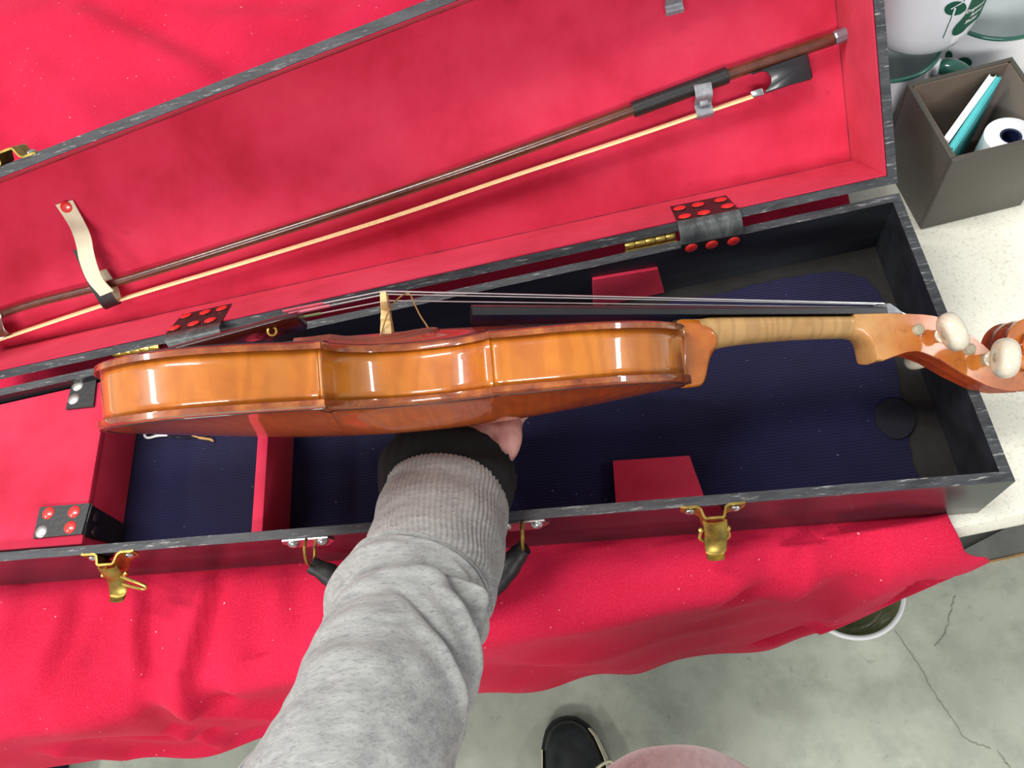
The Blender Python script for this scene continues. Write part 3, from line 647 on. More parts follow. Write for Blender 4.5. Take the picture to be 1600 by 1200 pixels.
fr = [(1189, 109), (1262, 83), (1265, 97), (1270, 120), (1267, 124.5), (1235, 133), (1197, 146), (1195, 142), (1200, 137), (1205, 129), (1204, 120), (1199, 113), (1190, 111.5), (1174, 117), (1170, 115)]
MB().prism([bl_(u, v, BD + 0.0048) for u, v in fr], [bl_(u, v, BD - 0.0048) for u, v in fr]).build('frog', M_ebony, bow, bevel=0.0008, smooth=30)
fe = [(1172, 143), (1191, 137), (1196, 148), (1177, 153.5)]
MB().prism([bl_(u, v, BD + 0.005) for u, v in fe], [bl_(u, v, BD - 0.005) for u, v in fe]).build('ferrule', M_steel, bow, bevel=0.0008)
hl_ = [(1176, 150.5), (1098, 176.5), (990, 213), (800, 275.5), (600, 343), (380, 410.5), (190, 467.5), (0, 530), (-8, 532.5)]
P = spline([bl_(u, v) for u, v in hl_], 60); mb = MB()
mb.loft([[p + LN * 0.004 + LV * 0.0009, p - LN * 0.004 + LV * 0.0009, p - LN * 0.004 - LV * 0.0009, p + LN * 0.004 - LV * 0.0009] for p in P])
mb.build('hair', M_hair, bow)
hd_ = [(2, 488), (3, 500), (7, 514), (16, 522), (8, 526), (0, 530), (-12, 534), (-26, 522), (-22, 502), (-20, 495)]
MB().prism([bl_(u, v, BD + 0.0045) for u, v in hd_], [bl_(u, v, BD - 0.0045) for u, v in hd_]).build('bow_head', M_bowwood, bow, bevel=0.0008)
MB().prism([bl_(u, v, BD + 0.0047) for u, v in ((8, 526), (0, 530), (-12, 534), (-12, 531.5), (0, 527))], [bl_(u, v, BD - 0.0047) for u, v in ((8, 526), (0, 530), (-12, 534), (-12, 531.5), (0, 527))]).build('tip_plate', M_white, bow)
# ------------------------------------------------------------------ violin, in its own space: u along the body, -v across, w through (mm * VK)
VK = 0.00094
VU = Vector((0.9771295192559176, 0.029924550180988718, -0.21052891462971268)); VV = Vector((0.2048972508815302, -0.3973101123784164, 0.8945176304484118)); VWd = Vector((0.056877229010304564, 0.9171963780446998, 0.39435489716978755))
VO = Vector((-0.5138883905405726, 0.060035104483043084, 0.1261699005419697))
vio = thing('violin', 'amber varnished violin held on its side over the open case', 'violin', VO, rot=Matrix((VU, -VV, VWd)).transposed())
def V(u, v, w): return Vector((u, -v, w)) * VK
def vpx(u_, v_, v):
    """photo pixel on the violin's plane at offset v (mm) -> local point"""
    p = px_on(u_, v_, VV, VO + VV * v * VK) - VO; return V(p.dot(VU) / VK, v, p.dot(VWd) / VK)
def vb(mb, name, mats, parent=vio, **k): return mb.build(name, mats, parent, loc='local', **k)
KV = 1.035; HT = 34.5
LOW = [(0, 0), (0.4, 12), (1.5, 24), (4, 38), (9, 54), (17, 69), (28, 82), (42, 93), (58, 100.5), (74, 104), (92, 103), (108, 99), (122, 94), (131, 92), (136.6, 92.5)]
MID = [(136.9, 88), (139, 80.5), (144, 72), (151, 65), (160, 59.8), (170, 56.8), (180, 55.6), (190, 56.6), (200, 60), (209, 65.3), (216, 71.5), (221, 77), (223.0, 79.2)]
UPP = [(223.3, 81.5), (228, 81.2), (238, 81.8), (250, 83.5), (262, 84.8), (276, 84.6), (292, 82), (308, 76.5), (322, 68.5), (333, 58.5), (342, 46), (348, 33), (352, 20), (354.5, 8), (355, 0)]
def crv(pts, n): return [(p.x, p.y * KV) for p in spline([(a, b, 0) for a, b in pts], n)]
OL, OM, OU = crv(LOW, 60), crv(MID, 44), crv(UPP, 50)
HALF = OL + OM + OU
HALF = [HALF[0]] + [b for a, b in zip(HALF, HALF[1:]) if b[0] > a[0] + 1e-4]
def hwid(u): return interp(HALF, u)
def arch(u): return 14.6 * max(0, math.sin(math.pi * min(max(u, 0), 355) / 355)) ** 1.05
SSM = [-1, -0.985, -0.96, -0.93, -0.89, -0.84] + [-0.78 + 1.56 * i / 26 for i in range(27)] + [0.84, 0.89, 0.93, 0.96, 0.985, 1]
def gs(s): return 0.55 * 0.5 * (1 + math.cos(math.pi * s)) + 0.45 * (1 - s * s) ** 1.6
def wtop(u, v): 
    h = hwid(u); s = max(-1, min(1, v / h)) if h > 0 else 0; return HT + arch(u) * gs(s)
def wbot(u, v):
    h = hwid(u); s = max(-1, min(1, v / h)) if h > 0 else 0; return -arch(u) * gs(s)
def plate(name, top, mat):
    mb = MB(); rows = []
    for u, h in HALF[1:-1]:
        r = []
        for s in SSM:
            v = s * h; rd = 1.0 * sstep(0.965, 1, abs(s)) * (1 if abs(s) < 1 else 1.35)
            r.append(V(u, v, (wtop(u, v) - rd) if top else (wbot(u, v) + rd)))
        for s in SSM[::-1]:
            r.append(V(u, s * h * 0.999, HT - 4.2 if top else 4.2))
        rows.append(r)
    mb.loft(rows); n = len(SSM); mb.mi = []
    for i in range(len(rows) - 1):
        for j in range(2 * n):
            mb.mi.append(0 if 2 <= j < n - 3 else 1)
    mb.mi += [1, 1]
    return vb(mb, name, mat, smooth=50, weld=False)
top = plate('top_plate', True, [M_top, M_edge]); back = plate('back_plate', False, [M_back, M_edge])
def inset(pts, d):
    out = []
    for i, (u, v) in enumerate(pts):
        a = pts[max(i - 1, 0)]; b = pts[min(i + 1, len(pts) - 1)]; tx, ty = b[0] - a[0], b[1] - a[1]; L = math.hypot(tx, ty)
        out.append((u + ty / L * d, max(0.0, v - tx / L * d)))
    return out
rl = inset(OL, 3.0); rm = inset(OM, 3.0); ru = inset(OU, 3.0)
rl = [p for p in rl if p[0] < 134.2] + [(134.6, 88.8 * KV)]
rm = [(134.6, 88.8 * KV), (135.6, 85 * KV)] + [p for p in rm if 137.2 < p[0] < 221.2 and p[1] < 84 * KV] + [(224.4, 77.4 * KV)]
ru = [(224.4, 77.4 * KV)] + [p for p in ru if p[0] > 226.5]
for s in (1, -1):
    for nm, r in (('lower_rib', rl), ('waist_rib', rm), ('upper_rib', ru)):
        mb = MB(); mb.loft([[V(u, s * v, w_) for w_ in (3.9, 9, 17, 25, HT - 3.9)] for u, v in r], closed=False, caps=False)
        o = vb(mb, nm, M_rib, smooth=180, thick=0.0009)
        o['label'] = 'glossy amber side strip of the violin'
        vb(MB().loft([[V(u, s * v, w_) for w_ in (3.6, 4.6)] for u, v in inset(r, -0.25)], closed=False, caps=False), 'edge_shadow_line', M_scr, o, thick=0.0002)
# purfling lines, f-holes
for fn, sg, nm in ((wtop, 1, 'purfling'), (wbot, -1, 'purfling')):
    for s in (1, -1):
        pts = []
        for seg in (OL, OM, OU):
            pts += [p for p in inset(seg, 4.6) if 0.5 < p[0] < 354]
        pts = [pts[0]] + [b for a, b in zip(pts, pts[1:]) if b[0] > a[0] + 0.05]
        mb = MB(); mb.tube([V(u, s * v, fn(u, v) + 0.05 * sg) for u, v in pts], 0.42 * VK, 5); vb(mb, nm, M_ebony, back if sg < 0 else top)
for s in (1, -1):
    fp = spline([(117, 50, 0), (120.5, 53.5, 0), (125.5, 51.5, 0), (131, 47, 0), (146, 41.5, 0), (160, 37.5, 0), (172, 32, 0), (182, 26, 0), (189, 21.5, 0), (193.5, 20.5, 0), (195.5, 23.5, 0), (193.5, 26, 0)], 60)
    mb = MB(); L = []
    for i, p in enumerate(fp):
        t = (fp[min(i + 1, 59)] - fp[max(i - 1, 0)]).normalized(); nrm = Vector((-t.y, t.x, 0)); wd = 1.3 + 2.4 * math.sin(math.pi * i / 59) ** 2
        L.append([V(q.x, s * q.y, wtop(q.x, q.y) + o_) for q, o_ in ((p - nrm * (wd + 1.0), 0.0), (p - nrm * wd, 1.9), (p - nrm * wd * .6, 0.4), (p + nrm * wd * .6, 0.4), (p + nrm * wd, 1.9), (p + nrm * (wd + 1.0), 0.0))])
    mb.loft(L, closed=False, caps=False); vb(mb, 'f_hole', M_scr, top, thick=0.0003)
# neck and heel
NB = [(350.5, -1), (364.5, -1), (366.6, 3), (367.8, 8), (369.4, 15.5), (371.4, 19.2), (374, 21.4), (382, 23.4), (400, 24.0), (421, 24.4), (443, 23.8), (458, 23), (468, 22.4), (473, 22.4)]
NT_ = lambda u: 44.9 - 0.0652 * (u - 349)
rows = []
for u, wb in [(349.6, -1)] + NB:
    hd = lerp(17, 12.4, (u - 349) / 121); hb = interp([(349, 11.5), (364, 11), (370, 9.5), (380, 10), (470, 9.5)], u); wt = NT_(u); r = []
    for k in range(15):
        a = math.pi * k / 14; x = math.cos(a); y = math.sin(a)
        sh = math.copysign(abs(x) ** 0.75, x); dp = y ** 0.8
        hw_ = lerp(hd, hb, sstep(12, 30, wt - lerp(wt, wb, dp))) if wb < 15 else hd
        r.append(V(u, sh * hw_, lerp(wt, wb, dp)))
    rows.append(r)
vb(MB().loft(rows), 'neck', [M_neck], smooth=60, sub=1, weld=False)
# varnished heel cap next to the ribs
rows = []
for u, wb in [(348.6, -1.6), (352, -1.8), (361, -1.8), (365.3, -1.4), (367.2, 3), (368.5, 8), (370.0, 13.5), (372.2, 18.5), (375, 21.6)]:
    r = []; wt = interp([(348, 44.7), (360, 44.0), (366, 42.5), (370, 38), (373, 32), (376, 26)], u)
    for k in range(15):
        a = math.pi * k / 14; x = math.cos(a); y = math.sin(a); hb = interp([(-2, 12.4), (12, 12.8), (30, 17.0), (45, 18.7)], lerp(wt, wb, y ** 0.8))
        r.append(V(u, math.copysign(abs(x) ** 0.75, x) * hb, lerp(wt, wb, y ** 0.8)))
    rows.append(r)
vb(MB().loft(rows), 'heel', M_peg, smooth=60, sub=1, weld=False)
# pegbox with its fluted back
PU = [(468, 36.9), (490, 35.6), (499, 34.8), (514, 33.2), (522, 31.8), (527, 30.2), (538, 23.5), (549, 15.6), (556, 9.5), (562, 3), (570, -5), (582, -8)]
PL = [(468, 22.2), (473, 21.0), (477.5, 17.0), (478.8, 12.5), (479.3, 8), (479.8, 4.2), (484, 4.8), (488.6, 6.0), (495, 7.6), (501, 8.8), (507, 8.9), (512, 7.7), (523, 2.4), (538, -8), (554, -17.4), (563, -20.8), (570, -22.3), (582, -23)]
rows = []
us = sorted(set([a for a, b in PL] + [a for a, b in PU] + [545, 531, 475.5]))
for u in us:
    wu, wl = interp(PU, u), interp(PL, u); hv = interp([(468, 12.4), (480, 12.8), (500, 13.5), (530, 12), (582, 9.5)], u); fl = 3.2 * sstep(486, 512, u); op = sstep(498, 503, u) * (1 - sstep(556, 560, u))
    half = [(hv, wu), (hv, lerp(wu, wl, .5)), (hv, wl + 0.6), (hv * 0.94, wl), (hv * 0.72, wl + fl * 0.7), (hv * 0.48, wl + fl), (hv * 0.22, wl + fl * 0.6)]
    k_ = 1 - sstep(468, 484, u)
    for q_ in range(7):
        a_ = math.pi / 2 * q_ / 7; half[q_] = (lerp(half[q_][0], hv * math.cos(a_) ** 0.75, k_), lerp(half[q_][1], lerp(wu, wl, math.sin(a_) ** 0.8), k_))
    inner = hv - 4.2 * op if op > 0 else hv * 0.6; dep = wu - op * max(0, (wu - wl) * 0.6)
    ring = [V(u, v, w_) for v, w_ in half] + [V(u, 0, wl - 0.2)] + [V(u, -v, w_) for v, w_ in half[::-1]] + [V(u, -inner, wu), V(u, -inner, dep), V(u, inner, dep), V(u, inner, wu)]
    rows.append(ring)
mb = MB(); mb.loft(rows); n = len(rows[0]); mb.mi = [1 if (2 <= (i % n) < 12) and rows[i // n][0].x > 483 * VK else 0 for i in range((len(rows) - 1) * n)] + [0, 0]
vb(mb, 'pegbox', [M_pbx, M_scr], smooth=38, weld=False)
# scroll: a square section winding inwards while it widens
mb = MB(); rows = []; N = 150; uc, wc = 587.5, 5.0
for i in range(N + 1):
    f = i / N; th = math.radians(-96 + f * 815); r = 28.2 * math.exp(-1.05 * f * 1.35) * (1 - 0.15 * sstep(0.75, 1, f)); hv = lerp(9.2, 20.5, f ** 0.8); ri = max(1.2, r * lerp(0.62, 0.45, f) - 1)
    c, s_ = math.cos(th), math.sin(th); P = lambda rr_, v: V(uc + rr_ * c, v, wc + rr_ * s_)
    fl = 1.6 * (1 - sstep(0.55, 0.8, f))
    rows.append([P(ri, hv * 0.94), P(lerp(ri, r, .55), hv * 0.97), P(r - 0.9, hv), P(r, hv * 0.93), P(r - fl * .7, hv * 0.7), P(r - fl, hv * 0.47), P(r - fl * .5, hv * 0.2), P(r, 0), P(r - fl * .5, -hv * 0.2), P(r - fl, -hv * 0.47), P(r - fl * .7, -hv * 0.7), P(r, -hv * 0.93), P(r - 0.9, -hv), P(lerp(ri, r, .55), -hv * 0.97), P(ri, -hv * 0.94)])
mb.loft(rows); mb.mi = [1 if 3 <= i % 15 <= 10 else 0 for i in range(N * 15)] + [0, 0]
sc_ = vb(mb, 'scroll', [M_peg, M_scr], smooth=40, weld=False)
vb(MB().lathe([(0, 21.8 * VK), (3.5 * VK, 21.2 * VK), (4.2 * VK, 19 * VK), (4.2 * VK, -19 * VK), (3.5 * VK, -21.2 * VK), (0, -21.8 * VK)], 20, V(uc + 1, 0, wc), Matrix(((1, 0, 0), (0, 0, 1), (0, 1, 0)))), 'scroll_eye', M_peg, sc_, smooth=60)
# pegs
def peg(u, w_, side, hu, hw_, tw):
    a = V(u, -side * 15.5, w_); b = V(u, side * 13, w_); h = V(hu, side * 37, hw_); ax = (h - b).normalized()
    s = vb(MB().tube([V(u, -side * 16.5, w_), a, b, b.lerp(h, .35)], [2.9 * VK, 3.6 * VK, 4.3 * VK, 4.5 * VK], 18), 'peg', M_peggrey, vio, smooth=40, bevel=0.0003)
    vb(MB().tube([b.lerp(h, .22), b.lerp(h, .25), b.lerp(h, .33), b.lerp(h, .36)], [4.6 * VK, 5.6 * VK, 5.6 * VK, 4.6 * VK], 18), 'peg_collar', M_pearl, s)
    x = Vector((1, 0, 0)); x = (x - ax * x.dot(ax)).normalized(); x = Matrix.Rotation(tw, 3, ax) @ x; y = ax.cross(x)
    mb = MB(); n1, n2 = 18, 28
    for i in range(n1 + 1):
        ph = -math.pi / 2 + math.pi * i / n1
        for j in range(n2):
            t = 2 * math.pi * j / n2; e = lambda q, k: math.copysign(abs(q) ** k, q)
            cx, cy, cz = e(math.cos(ph), .8) * e(math.cos(t), 1.0), e(math.cos(ph), .8) * e(math.sin(t), .85), e(math.sin(ph), .85)
            th_ = 8.8 * (1 - 0.34 * max(0, 1 - (cy * cy + cz * cz)))
            mb.v.append(h + (x * cx * th_ + y * cy * 12.8 + ax * cz * 11.6) * VK)
    mb.f = [[i * n2 + j, i * n2 + (j + 1) % n2, (i + 1) * n2 + (j + 1) % n2, (i + 1) * n2 + j] for i in range(n1) for j in range(n2)]; mb.mi = [0] * len(mb.f)
    hd = vb(mb, 'peg_head', M_pearl, s, smooth=180)
    for sg in (1, -1):
        p = h + x * sg * 5.7 * VK
        vb(MB().lathe([(3.1 * VK, -0.5 * VK), (3.0 * VK, 0.3 * VK), (1.6 * VK, 0.8 * VK), (0, 0.9 * VK)], 16, p, Matrix((y, ax, x * sg)).transposed()), 'peg_dot', M_cordb if False else M_peggrey, hd)
peg(524.9, 18.2, 1, 517.0, 18.0, 0.28); peg(555.7, 0, 1, 549.5, -1.2, -0.12)
peg(509.4, 23.2, -1, 509.4, 24.5, 0.4); peg(543.2, 7.8, -1, 543.2, 8.5, 1.1)
# fingerboard, nut
rows = []
for i in range(14):
    f = i / 13; u = lerp(219, 491, f); hv = lerp(21, 12, f); wb = 44.9 - 0.0652 * (u - 349) + 0.1; e = wb + 3.5; cr = lerp(5.4, 1.9, f)
    rows.append([V(u, hv, wb), V(u, hv, e)] + [V(u, hv * math.cos(math.pi * k / 12) * 0.985, e + cr * math.sin(math.pi * k / 12)) for k in range(1, 12)] + [V(u, -hv, e), V(u, -hv, wb), V(u, -hv * 0.5, wb + 1.2 * (u < 349)), V(u, hv * 0.5, wb + 1.2 * (u < 349))])
vb(MB().loft(rows), 'fingerboard', M_ebony, smooth=35, weld=False)
rows = [[V(u, v * 12.2, w_) for v in (-1, -.5, 0, .5, 1)] for u, w_ in ((491, 35.8), (491, 42.2), (493.5, 42.6), (499, 39), (501.5, 35))]
mb = MB(); mb.loft([[V(u, v, w_ + b * (1 - (v / 12.2) ** 2)) for u, w_, b in ((491.1, 35.6, 0), (491.1, 41.8, 1.6), (493.5, 42.2, 1.6), (498, 38.6, 1), (501.5, 35.2, 0))] for v in (-12.2, -9, -6, -3, 0, 3, 6, 9, 12.2)])
vb(mb, 'nut', M_grey, smooth=40, weld=False)
# bridge: a carved maple plate with feet, arch, waist
BU = 165.5
bz = lambda v: 75.0 - 0.0105 * v * v * 0.9
g0 = lambda v: wtop(BU, v) + 0.1
prof = [(21, g0(21)), (21, g0(21) + 2.8), (17.5, g0(20) + 5.5), (14.5, 54), (16.3, 56), (15.2, 58.5), (12.6, 59.6), (13.2, 62), (16.5, 63), (19.2, 66), (19.8, 70), (18.5, bz(18.5) + 0.4)]
prof += [(v, bz(v)) for v in (12, 6, 0)]
pl_ = prof + [(-v, w_) for v, w_ in prof[:-1][::-1]]
pl_ += [(-14, g0(14)), (-12.6, g0(14) + 2.2), (-8, 54.2), (-4, 55.6), (0, 56), (4, 55.6), (8, 54.2), (12.6, g0(14) + 2.2), (14, g0(14))]
th_ = lambda w_: lerp(3.4, 1.7, sstep(46, 76, w_))
br = vb(MB().prism([V(BU - th_(b), a, b) for a, b in pl_], [V(BU + th_(b), a, b) for a, b in pl_]), 'bridge', M_maple, smooth=30, bevel=0.0002)
for s in (1, -1):
    el_ = [(s * 8.6 + 4.2 * math.cos(t) * 0.9, 66.3 + 2.2 * math.sin(t)) for t in [2 * math.pi * k / 14 for k in range(14)]]
    vb(MB().prism([V(BU - th_(b) - 0.12, a, b) for a, b in el_], [V(BU + th_(b) + 0.12, a, b) for a, b in el_]), 'kidney_cutout', M_scr, br)
ht_ = [(0, 60.2), (2.4, 62.6), (3.2, 65), (1.8, 66.8), (0, 65.8), (-1.8, 66.8), (-3.2, 65), (-2.4, 62.6)]
vb(MB().prism([V(BU - th_(b) - 0.12, a, b) for a, b in ht_], [V(BU + th_(b) + 0.12, a, b) for a, b in ht_]), 'heart_cutout', M_scr, br)
cp_ = spline([vpx(591, 534, 23), vpx(597, 516, 22), vpx(603, 497, 20), vpx(612, 478, 12), vpx(622, 467, 6), vpx(634, 459, 0), vpx(641, 461, 0), vpx(649, 478, 0), vpx(657, 494, 0), vpx(665, 506, 0), vpx(672, 518, 0)], 60)
vb(MB().tube(cp_, 0.55 * VK, 7), 'cord', M_cordb, br, smooth=60)
# tailpiece, strings, end pin
rows = []
for i in range(16):
    f = i / 15; u = lerp(9, 113, f); hv = lerp(9, 21.5, f ** 0.9) * (1 - 0.12 * (f > .97)); w_ = lerp(42.5, 60.5, f); cr = lerp(3, 6, f)
    rows.append([V(u, hv * math.cos(math.pi * k / 12), w_ + cr * math.sin(math.pi * k / 12)) for k in range(13)] + [V(u, -hv * 0.8, w_ - 2.4), V(u, 0, w_ - 2.2), V(u, hv * 0.8, w_ - 2.4)])
tp_ = vb(MB().loft(rows), 'tailpiece', M_tail, smooth=50, bevel=0.0004, weld=False)
for v in (15,):
    vb(MB().tube([V(97 + 2.6 * math.cos(a), v, 53.5 + 2.6 * math.sin(a)) for a in [2 * math.pi * k / 16 for k in range(17)]], 0.8 * VK, 7, caps=False), 'fine_tuner', M_brass, tp_)
WIND = [plain('red_silk', lin(206, 84, 100), 0.8), plain('pink_silk', lin(226, 120, 140), 0.8), plain('pink_silk', lin(226, 120, 140), 0.8), plain('green_silk', lin(108, 124, 76), 0.8)]
for k, v in enumerate((15.5, 5.2, -5.2, -15.5)):
    wb_ = bz(v * 1.05) + 0.5; tpw = 60.8 + 6 * math.sqrt(max(0, 1 - (v / 21.5) ** 2)) + 0.2
    a = V(104, v * 0.95, tpw); b = V(BU, v * 1.05, wb_); c = V(491.5, v * 0.5, 43.0 + 1.4 * (1 - (v / 16) ** 2)); d = V(521 + 8 * k, v * 0.35, 27 - 4.5 * k)
    st_ = vb(MB().tube([a, b, c, d], [0.52 * VK] * 4, 6), 'string', M_string, smooth=60)
    vb(MB().tube([a, a.lerp(b, 0.16), a.lerp(b, [.40, .34, .42, .30][k])], 0.95 * VK, 7), 'silk_winding', WIND[k], st_)
vb(MB().lathe([(0, 4 * VK), (5 * VK, 3 * VK), (6.5 * VK, 0), (5 * VK, -3 * VK), (3.4 * VK, -5 * VK), (3.4 * VK, -12 * VK)], 18, V(-5, 0, 17), Matrix(((0, 0, -1), (0, 1, 0), (1, 0, 0)))), 'end_pin', M_ebony, smooth=60)
vb(MB().tube(spline([V(-3, 4, 17), V(-4, 4, 28), V(0, 4, 37), V(9, 4, 42)], 12), 1.0 * VK, 7), 'tail_gut', M_ebony, smooth=60)
# ------------------------------------------------------------------ person: one forearm and hand, sleeve, trouser knee and shoe in view
per = thing('person', 'person in grey heather sweatshirt holding the violin from below with one hand', 'person', (-0.37, -0.30, ZF))
def evald(o):
    dg = bpy.context.evaluated_depsgraph_get(); me = bpy.data.meshes.new_from_object(o.evaluated_get(dg)); old = o.data
    o.modifiers.clear(); o.data = me; bpy.data.meshes.remove(old)
    for p in me.polygons: p.use_smooth = True
def J(u, v, d, r): return (pd(u, v, d), r)
def limb(mb, js, n=None, seg=16, flat=1.0, up=None):
    n = n or 6 * len(js); P = spline([j[0] for j in js], n); R = [q.x for q in spline([(j[1], 0, 0) for j in js], n)]
    mb.tube(P, R, seg, flat=flat, up=up)
    for c, r in ((P[0], R[0]), (P[-1], R[-1])):
        mb.lathe([(r * math.cos(a) * 0.99, r * math.sin(a)) for a in [math.pi * k / 10 - math.pi / 2 for k in range(11)]], seg, c)
hb = MB(); axv = R3[2]
ELB = pd(468, 1390, 0.350)
limb(hb, [(Vector((-0.47, -0.50, 0.42)), 0.055), (Vector((-0.43, -0.40, 0.27)), 0.048), (ELB, 0.042), J(575, 1130, 0.362, 0.034), J(632, 960, 0.420, 0.032), J(685, 830, 0.485, 0.030), J(703, 745, 0.535, 0.0265), J(715, 700, 0.543, 0.026)], 50)
limb(hb, [J(690, 715, 0.545, 0.019), J(700, 680, 0.547, 0.017), J(716, 650, 0.549, 0.0135), J(724, 632, 0.549, 0.0115)])
limb(hb, [J(715, 715, 0.545, 0.019), J(730, 680, 0.547, 0.0175), J(744, 650, 0.549, 0.0135), J(752, 632, 0.549, 0.0118)])
limb(hb, [J(740, 715, 0.542, 0.019), J(755, 690, 0.545, 0.0175), J(770, 660, 0.547, 0.0132), J(777, 643, 0.547, 0.0115)])
limb(hb, [J(752, 712, 0.538, 0.019), J(775, 690, 0.540, 0.0150), J(788, 670, 0.542, 0.0125), J(794, 654, 0.543, 0.0108)])
for js in ([(722, 632, .549, .0112), (752, 612, .550, .0105), (778, 600, .549, .0098), (806, 590, .547, .0092), (828, 584, .545, .0086), (848, 578, .543, .0074)],
           [(750, 632, .549, .0114), (782, 616, .550, .0106), (812, 605, .549, .0098), (842, 597, .547, .0092), (864, 592, .545, .0086), (886, 587, .543, .0074)],
           [(775, 643, .547, .0108), (806, 628, .548, .0102), (834, 618, .547, .0094), (860, 609, .545, .0088), (882, 603, .543, .0082), (902, 598, .541, .0072)],
           [(792, 654, .543, .0100), (814, 636, .545, .0092), (838, 625, .545, .0084), (858, 617, .543, .0078), (874, 612, .541, .0072), (888, 607, .540, .0064)]):
    limb(hb, [J(*j) for j in js], 30, 12)
limb(hb, [J(680, 712, .540, .0175), J(664, 684, .540, .0155), J(652, 655, .541, .0125), J(646, 632, .542, .0110), J(643, 612, .541, .0102), J(640, 594, .539, .0082)], 30, 12)
limb(hb, [J(760, 716, .526, .012), J(780, 700, .527, .013), J(790, 682, .530, .012), J(794, 668, .534, .010)], 20, 12)
limb(hb, [J(690, 705, .528, .011), J(715, 690, .526, .012), J(745, 682, .527, .012), J(772, 684, .529, .011)], 20, 12)
body = hb.build('arm_and_hand', M_skin, per, smooth=180, weld=False)
rm_ = body.modifiers.new('remesh', 'REMESH'); rm_.mode = 'VOXEL'; rm_.voxel_size = 0.0022
s_ = body.modifiers.new('smooth', 'SMOOTH'); s_.factor = 0.5; s_.iterations = 5
evald(body)
ROWS = {}
wrap = lambda a: (a + math.pi) % (2 * math.pi) - math.pi
# garments as tubes round the arm with modelled creases
def garment(js, n, seg, fn, name, mat, th, flat=0.9, rim=None, up=None):
    P = spline([j[0] for j in js], n); R = [q.x for q in spline([(j[1], 0, 0) for j in js], n)]
    nrm = Vector(up) if up else -axv.copy(); rows = []
    for i in range(n):
        t = (P[min(i + 1, n - 1)] - P[max(i - 1, 0)]).normalized(); nv = (nrm - t * nrm.dot(t)).normalized(); b = t.cross(nv); r = []
        for j in range(seg):
            a = 2 * math.pi * j / seg; k = R[i] + fn(i / (n - 1), a)
            off = rim(i / (n - 1), a) if rim else 0
            r.append(P[i] + (nv * math.cos(a) * flat + b * math.sin(a)) * k + t * off)
        rows.append(r)
    mb = MB(); mb.loft(rows, caps=False)
    if name == 'trouser_leg': mb.add(rows[0], [list(range(seg))])
    if name == 'sleeve': mb.add(rows[-1], [list(range(seg))])
    o = mb.build(name, mat, per, smooth=180, thick=th, weld=name in ('trouser_leg', 'sleeve')); ROWS[name] = rows; return o
def adist(a, b): return abs((a - b + math.pi) % (2 * math.pi) - math.pi)
def crease(f, a, f0, a0, sl, wa, wf, amp):
    """ridge/valley across the sleeve: centre (f0, a0), slope sl along the arm per radian, angular half width wa"""
    da = (a - a0 + math.pi) % (2 * math.pi) - math.pi
    return amp * math.exp(-((f - f0 - sl * da - 0.02 * da * da) / wf) ** 2) * math.exp(-(da / wa) ** 2)
# black knitted wrist cuff, bunched up
garment([J(708, 713, 0.534, 0.0395), J(706, 721, 0.530, 0.0430), J(703, 736, 0.519, 0.0455), J(699, 765, 0.508, 0.0440), J(694, 800, 0.490, 0.039)], 46, 96,
        lambda f, a: 0.0022 * math.sin(3 * a + 5 * f) * math.sin(math.pi * f) + crease(f, a, 0.25, 0.5, 0.12, 0.8, 0.06, -0.004) + crease(f, a, 0.45, -0.8, 0.2, 0.7, 0.07, -0.004) + 0.0005 * math.sin(70 * a),
        'black_cuff', M_blkfab, 0.0018, 0.72, lambda f, a: (1 - f) ** 1.5 * (0.016 * sstep(0.6, -0.5, wrap(a)) * sstep(-3.0, -2.2, wrap(a)) - 0.026 * math.exp(-(wrap(a - 1.5) / 0.75) ** 2) + 0.0015 * math.sin(5 * a + 1)))
# ribbed cuff of the sweatshirt
rj = [J(697, 766, 0.505, 0.0392), J(692, 800, 0.490, 0.0402), J(684, 845, 0.466, 0.0400), J(674, 888, 0.444, 0.0392), J(662, 925, 0.428, 0.0385)]
garment(rj, 60, 240, lambda f, a: 0.0006 * math.cos(78 * a) + 0.0006 * math.sin(18 * f + 2 * a) + crease(f, a, 0.45, 0.3, 0.05, 0.9, 0.07, 0.0009) - 0.0012 * sstep(0.06, 0, f), 'ribbed_cuff', M_heather, 0.0022, 0.85)
CR = [(0.10, 0.1, 0.015, 1.5, 0.035, 0.0040), (0.145, 0.25, 0.01, 0.9, 0.013, -0.0045), (0.19, 0.0, 0.02, 1.2, 0.03, 0.0035), (0.265, 0.6, 0.05, 1.2, 0.04, 0.0035), (0.315, -0.1, 0.055, 1.1, 0.015, -0.0055),
      (0.36, -0.4, 0.06, 1.1, 0.035, 0.0032), (0.40, -0.75, -0.16, 0.55, 0.022, -0.0055), (0.34, -0.85, -0.16, 0.5, 0.03, 0.004), (0.50, -0.95, -0.16, 0.6, 0.03, 0.0042), (0.56, -0.55, -0.17, 0.6, 0.02, -0.0045),
      (0.25, -1.25, -0.10, 0.4, 0.018, -0.006), (0.64, -0.85, -0.15, 0.55, 0.03, 0.0035), (0.7, 0.3, 0.04, 0.9, 0.05, 0.0022), (0.56, 0.7, 0.03, 0.6, 0.04, 0.0022), (0.48, 0.9, 0.04, 0.6, 0.02, -0.002)]
sj = [J(664, 902, 0.437, 0.0372), J(652, 925, 0.428, 0.0402), J(637, 960, 0.413, 0.0412), J(623, 1010, 0.394, 0.0405), J(601, 1080, 0.372, 0.0402), J(579, 1140, 0.356, 0.0406), J(550, 1210, 0.344, 0.0428), (pd(514, 1295, 0.340), 0.046), (ELB, 0.050), (Vector((-0.43, -0.40, 0.27)), 0.058), (Vector((-0.47, -0.50, 0.42)), 0.066)]
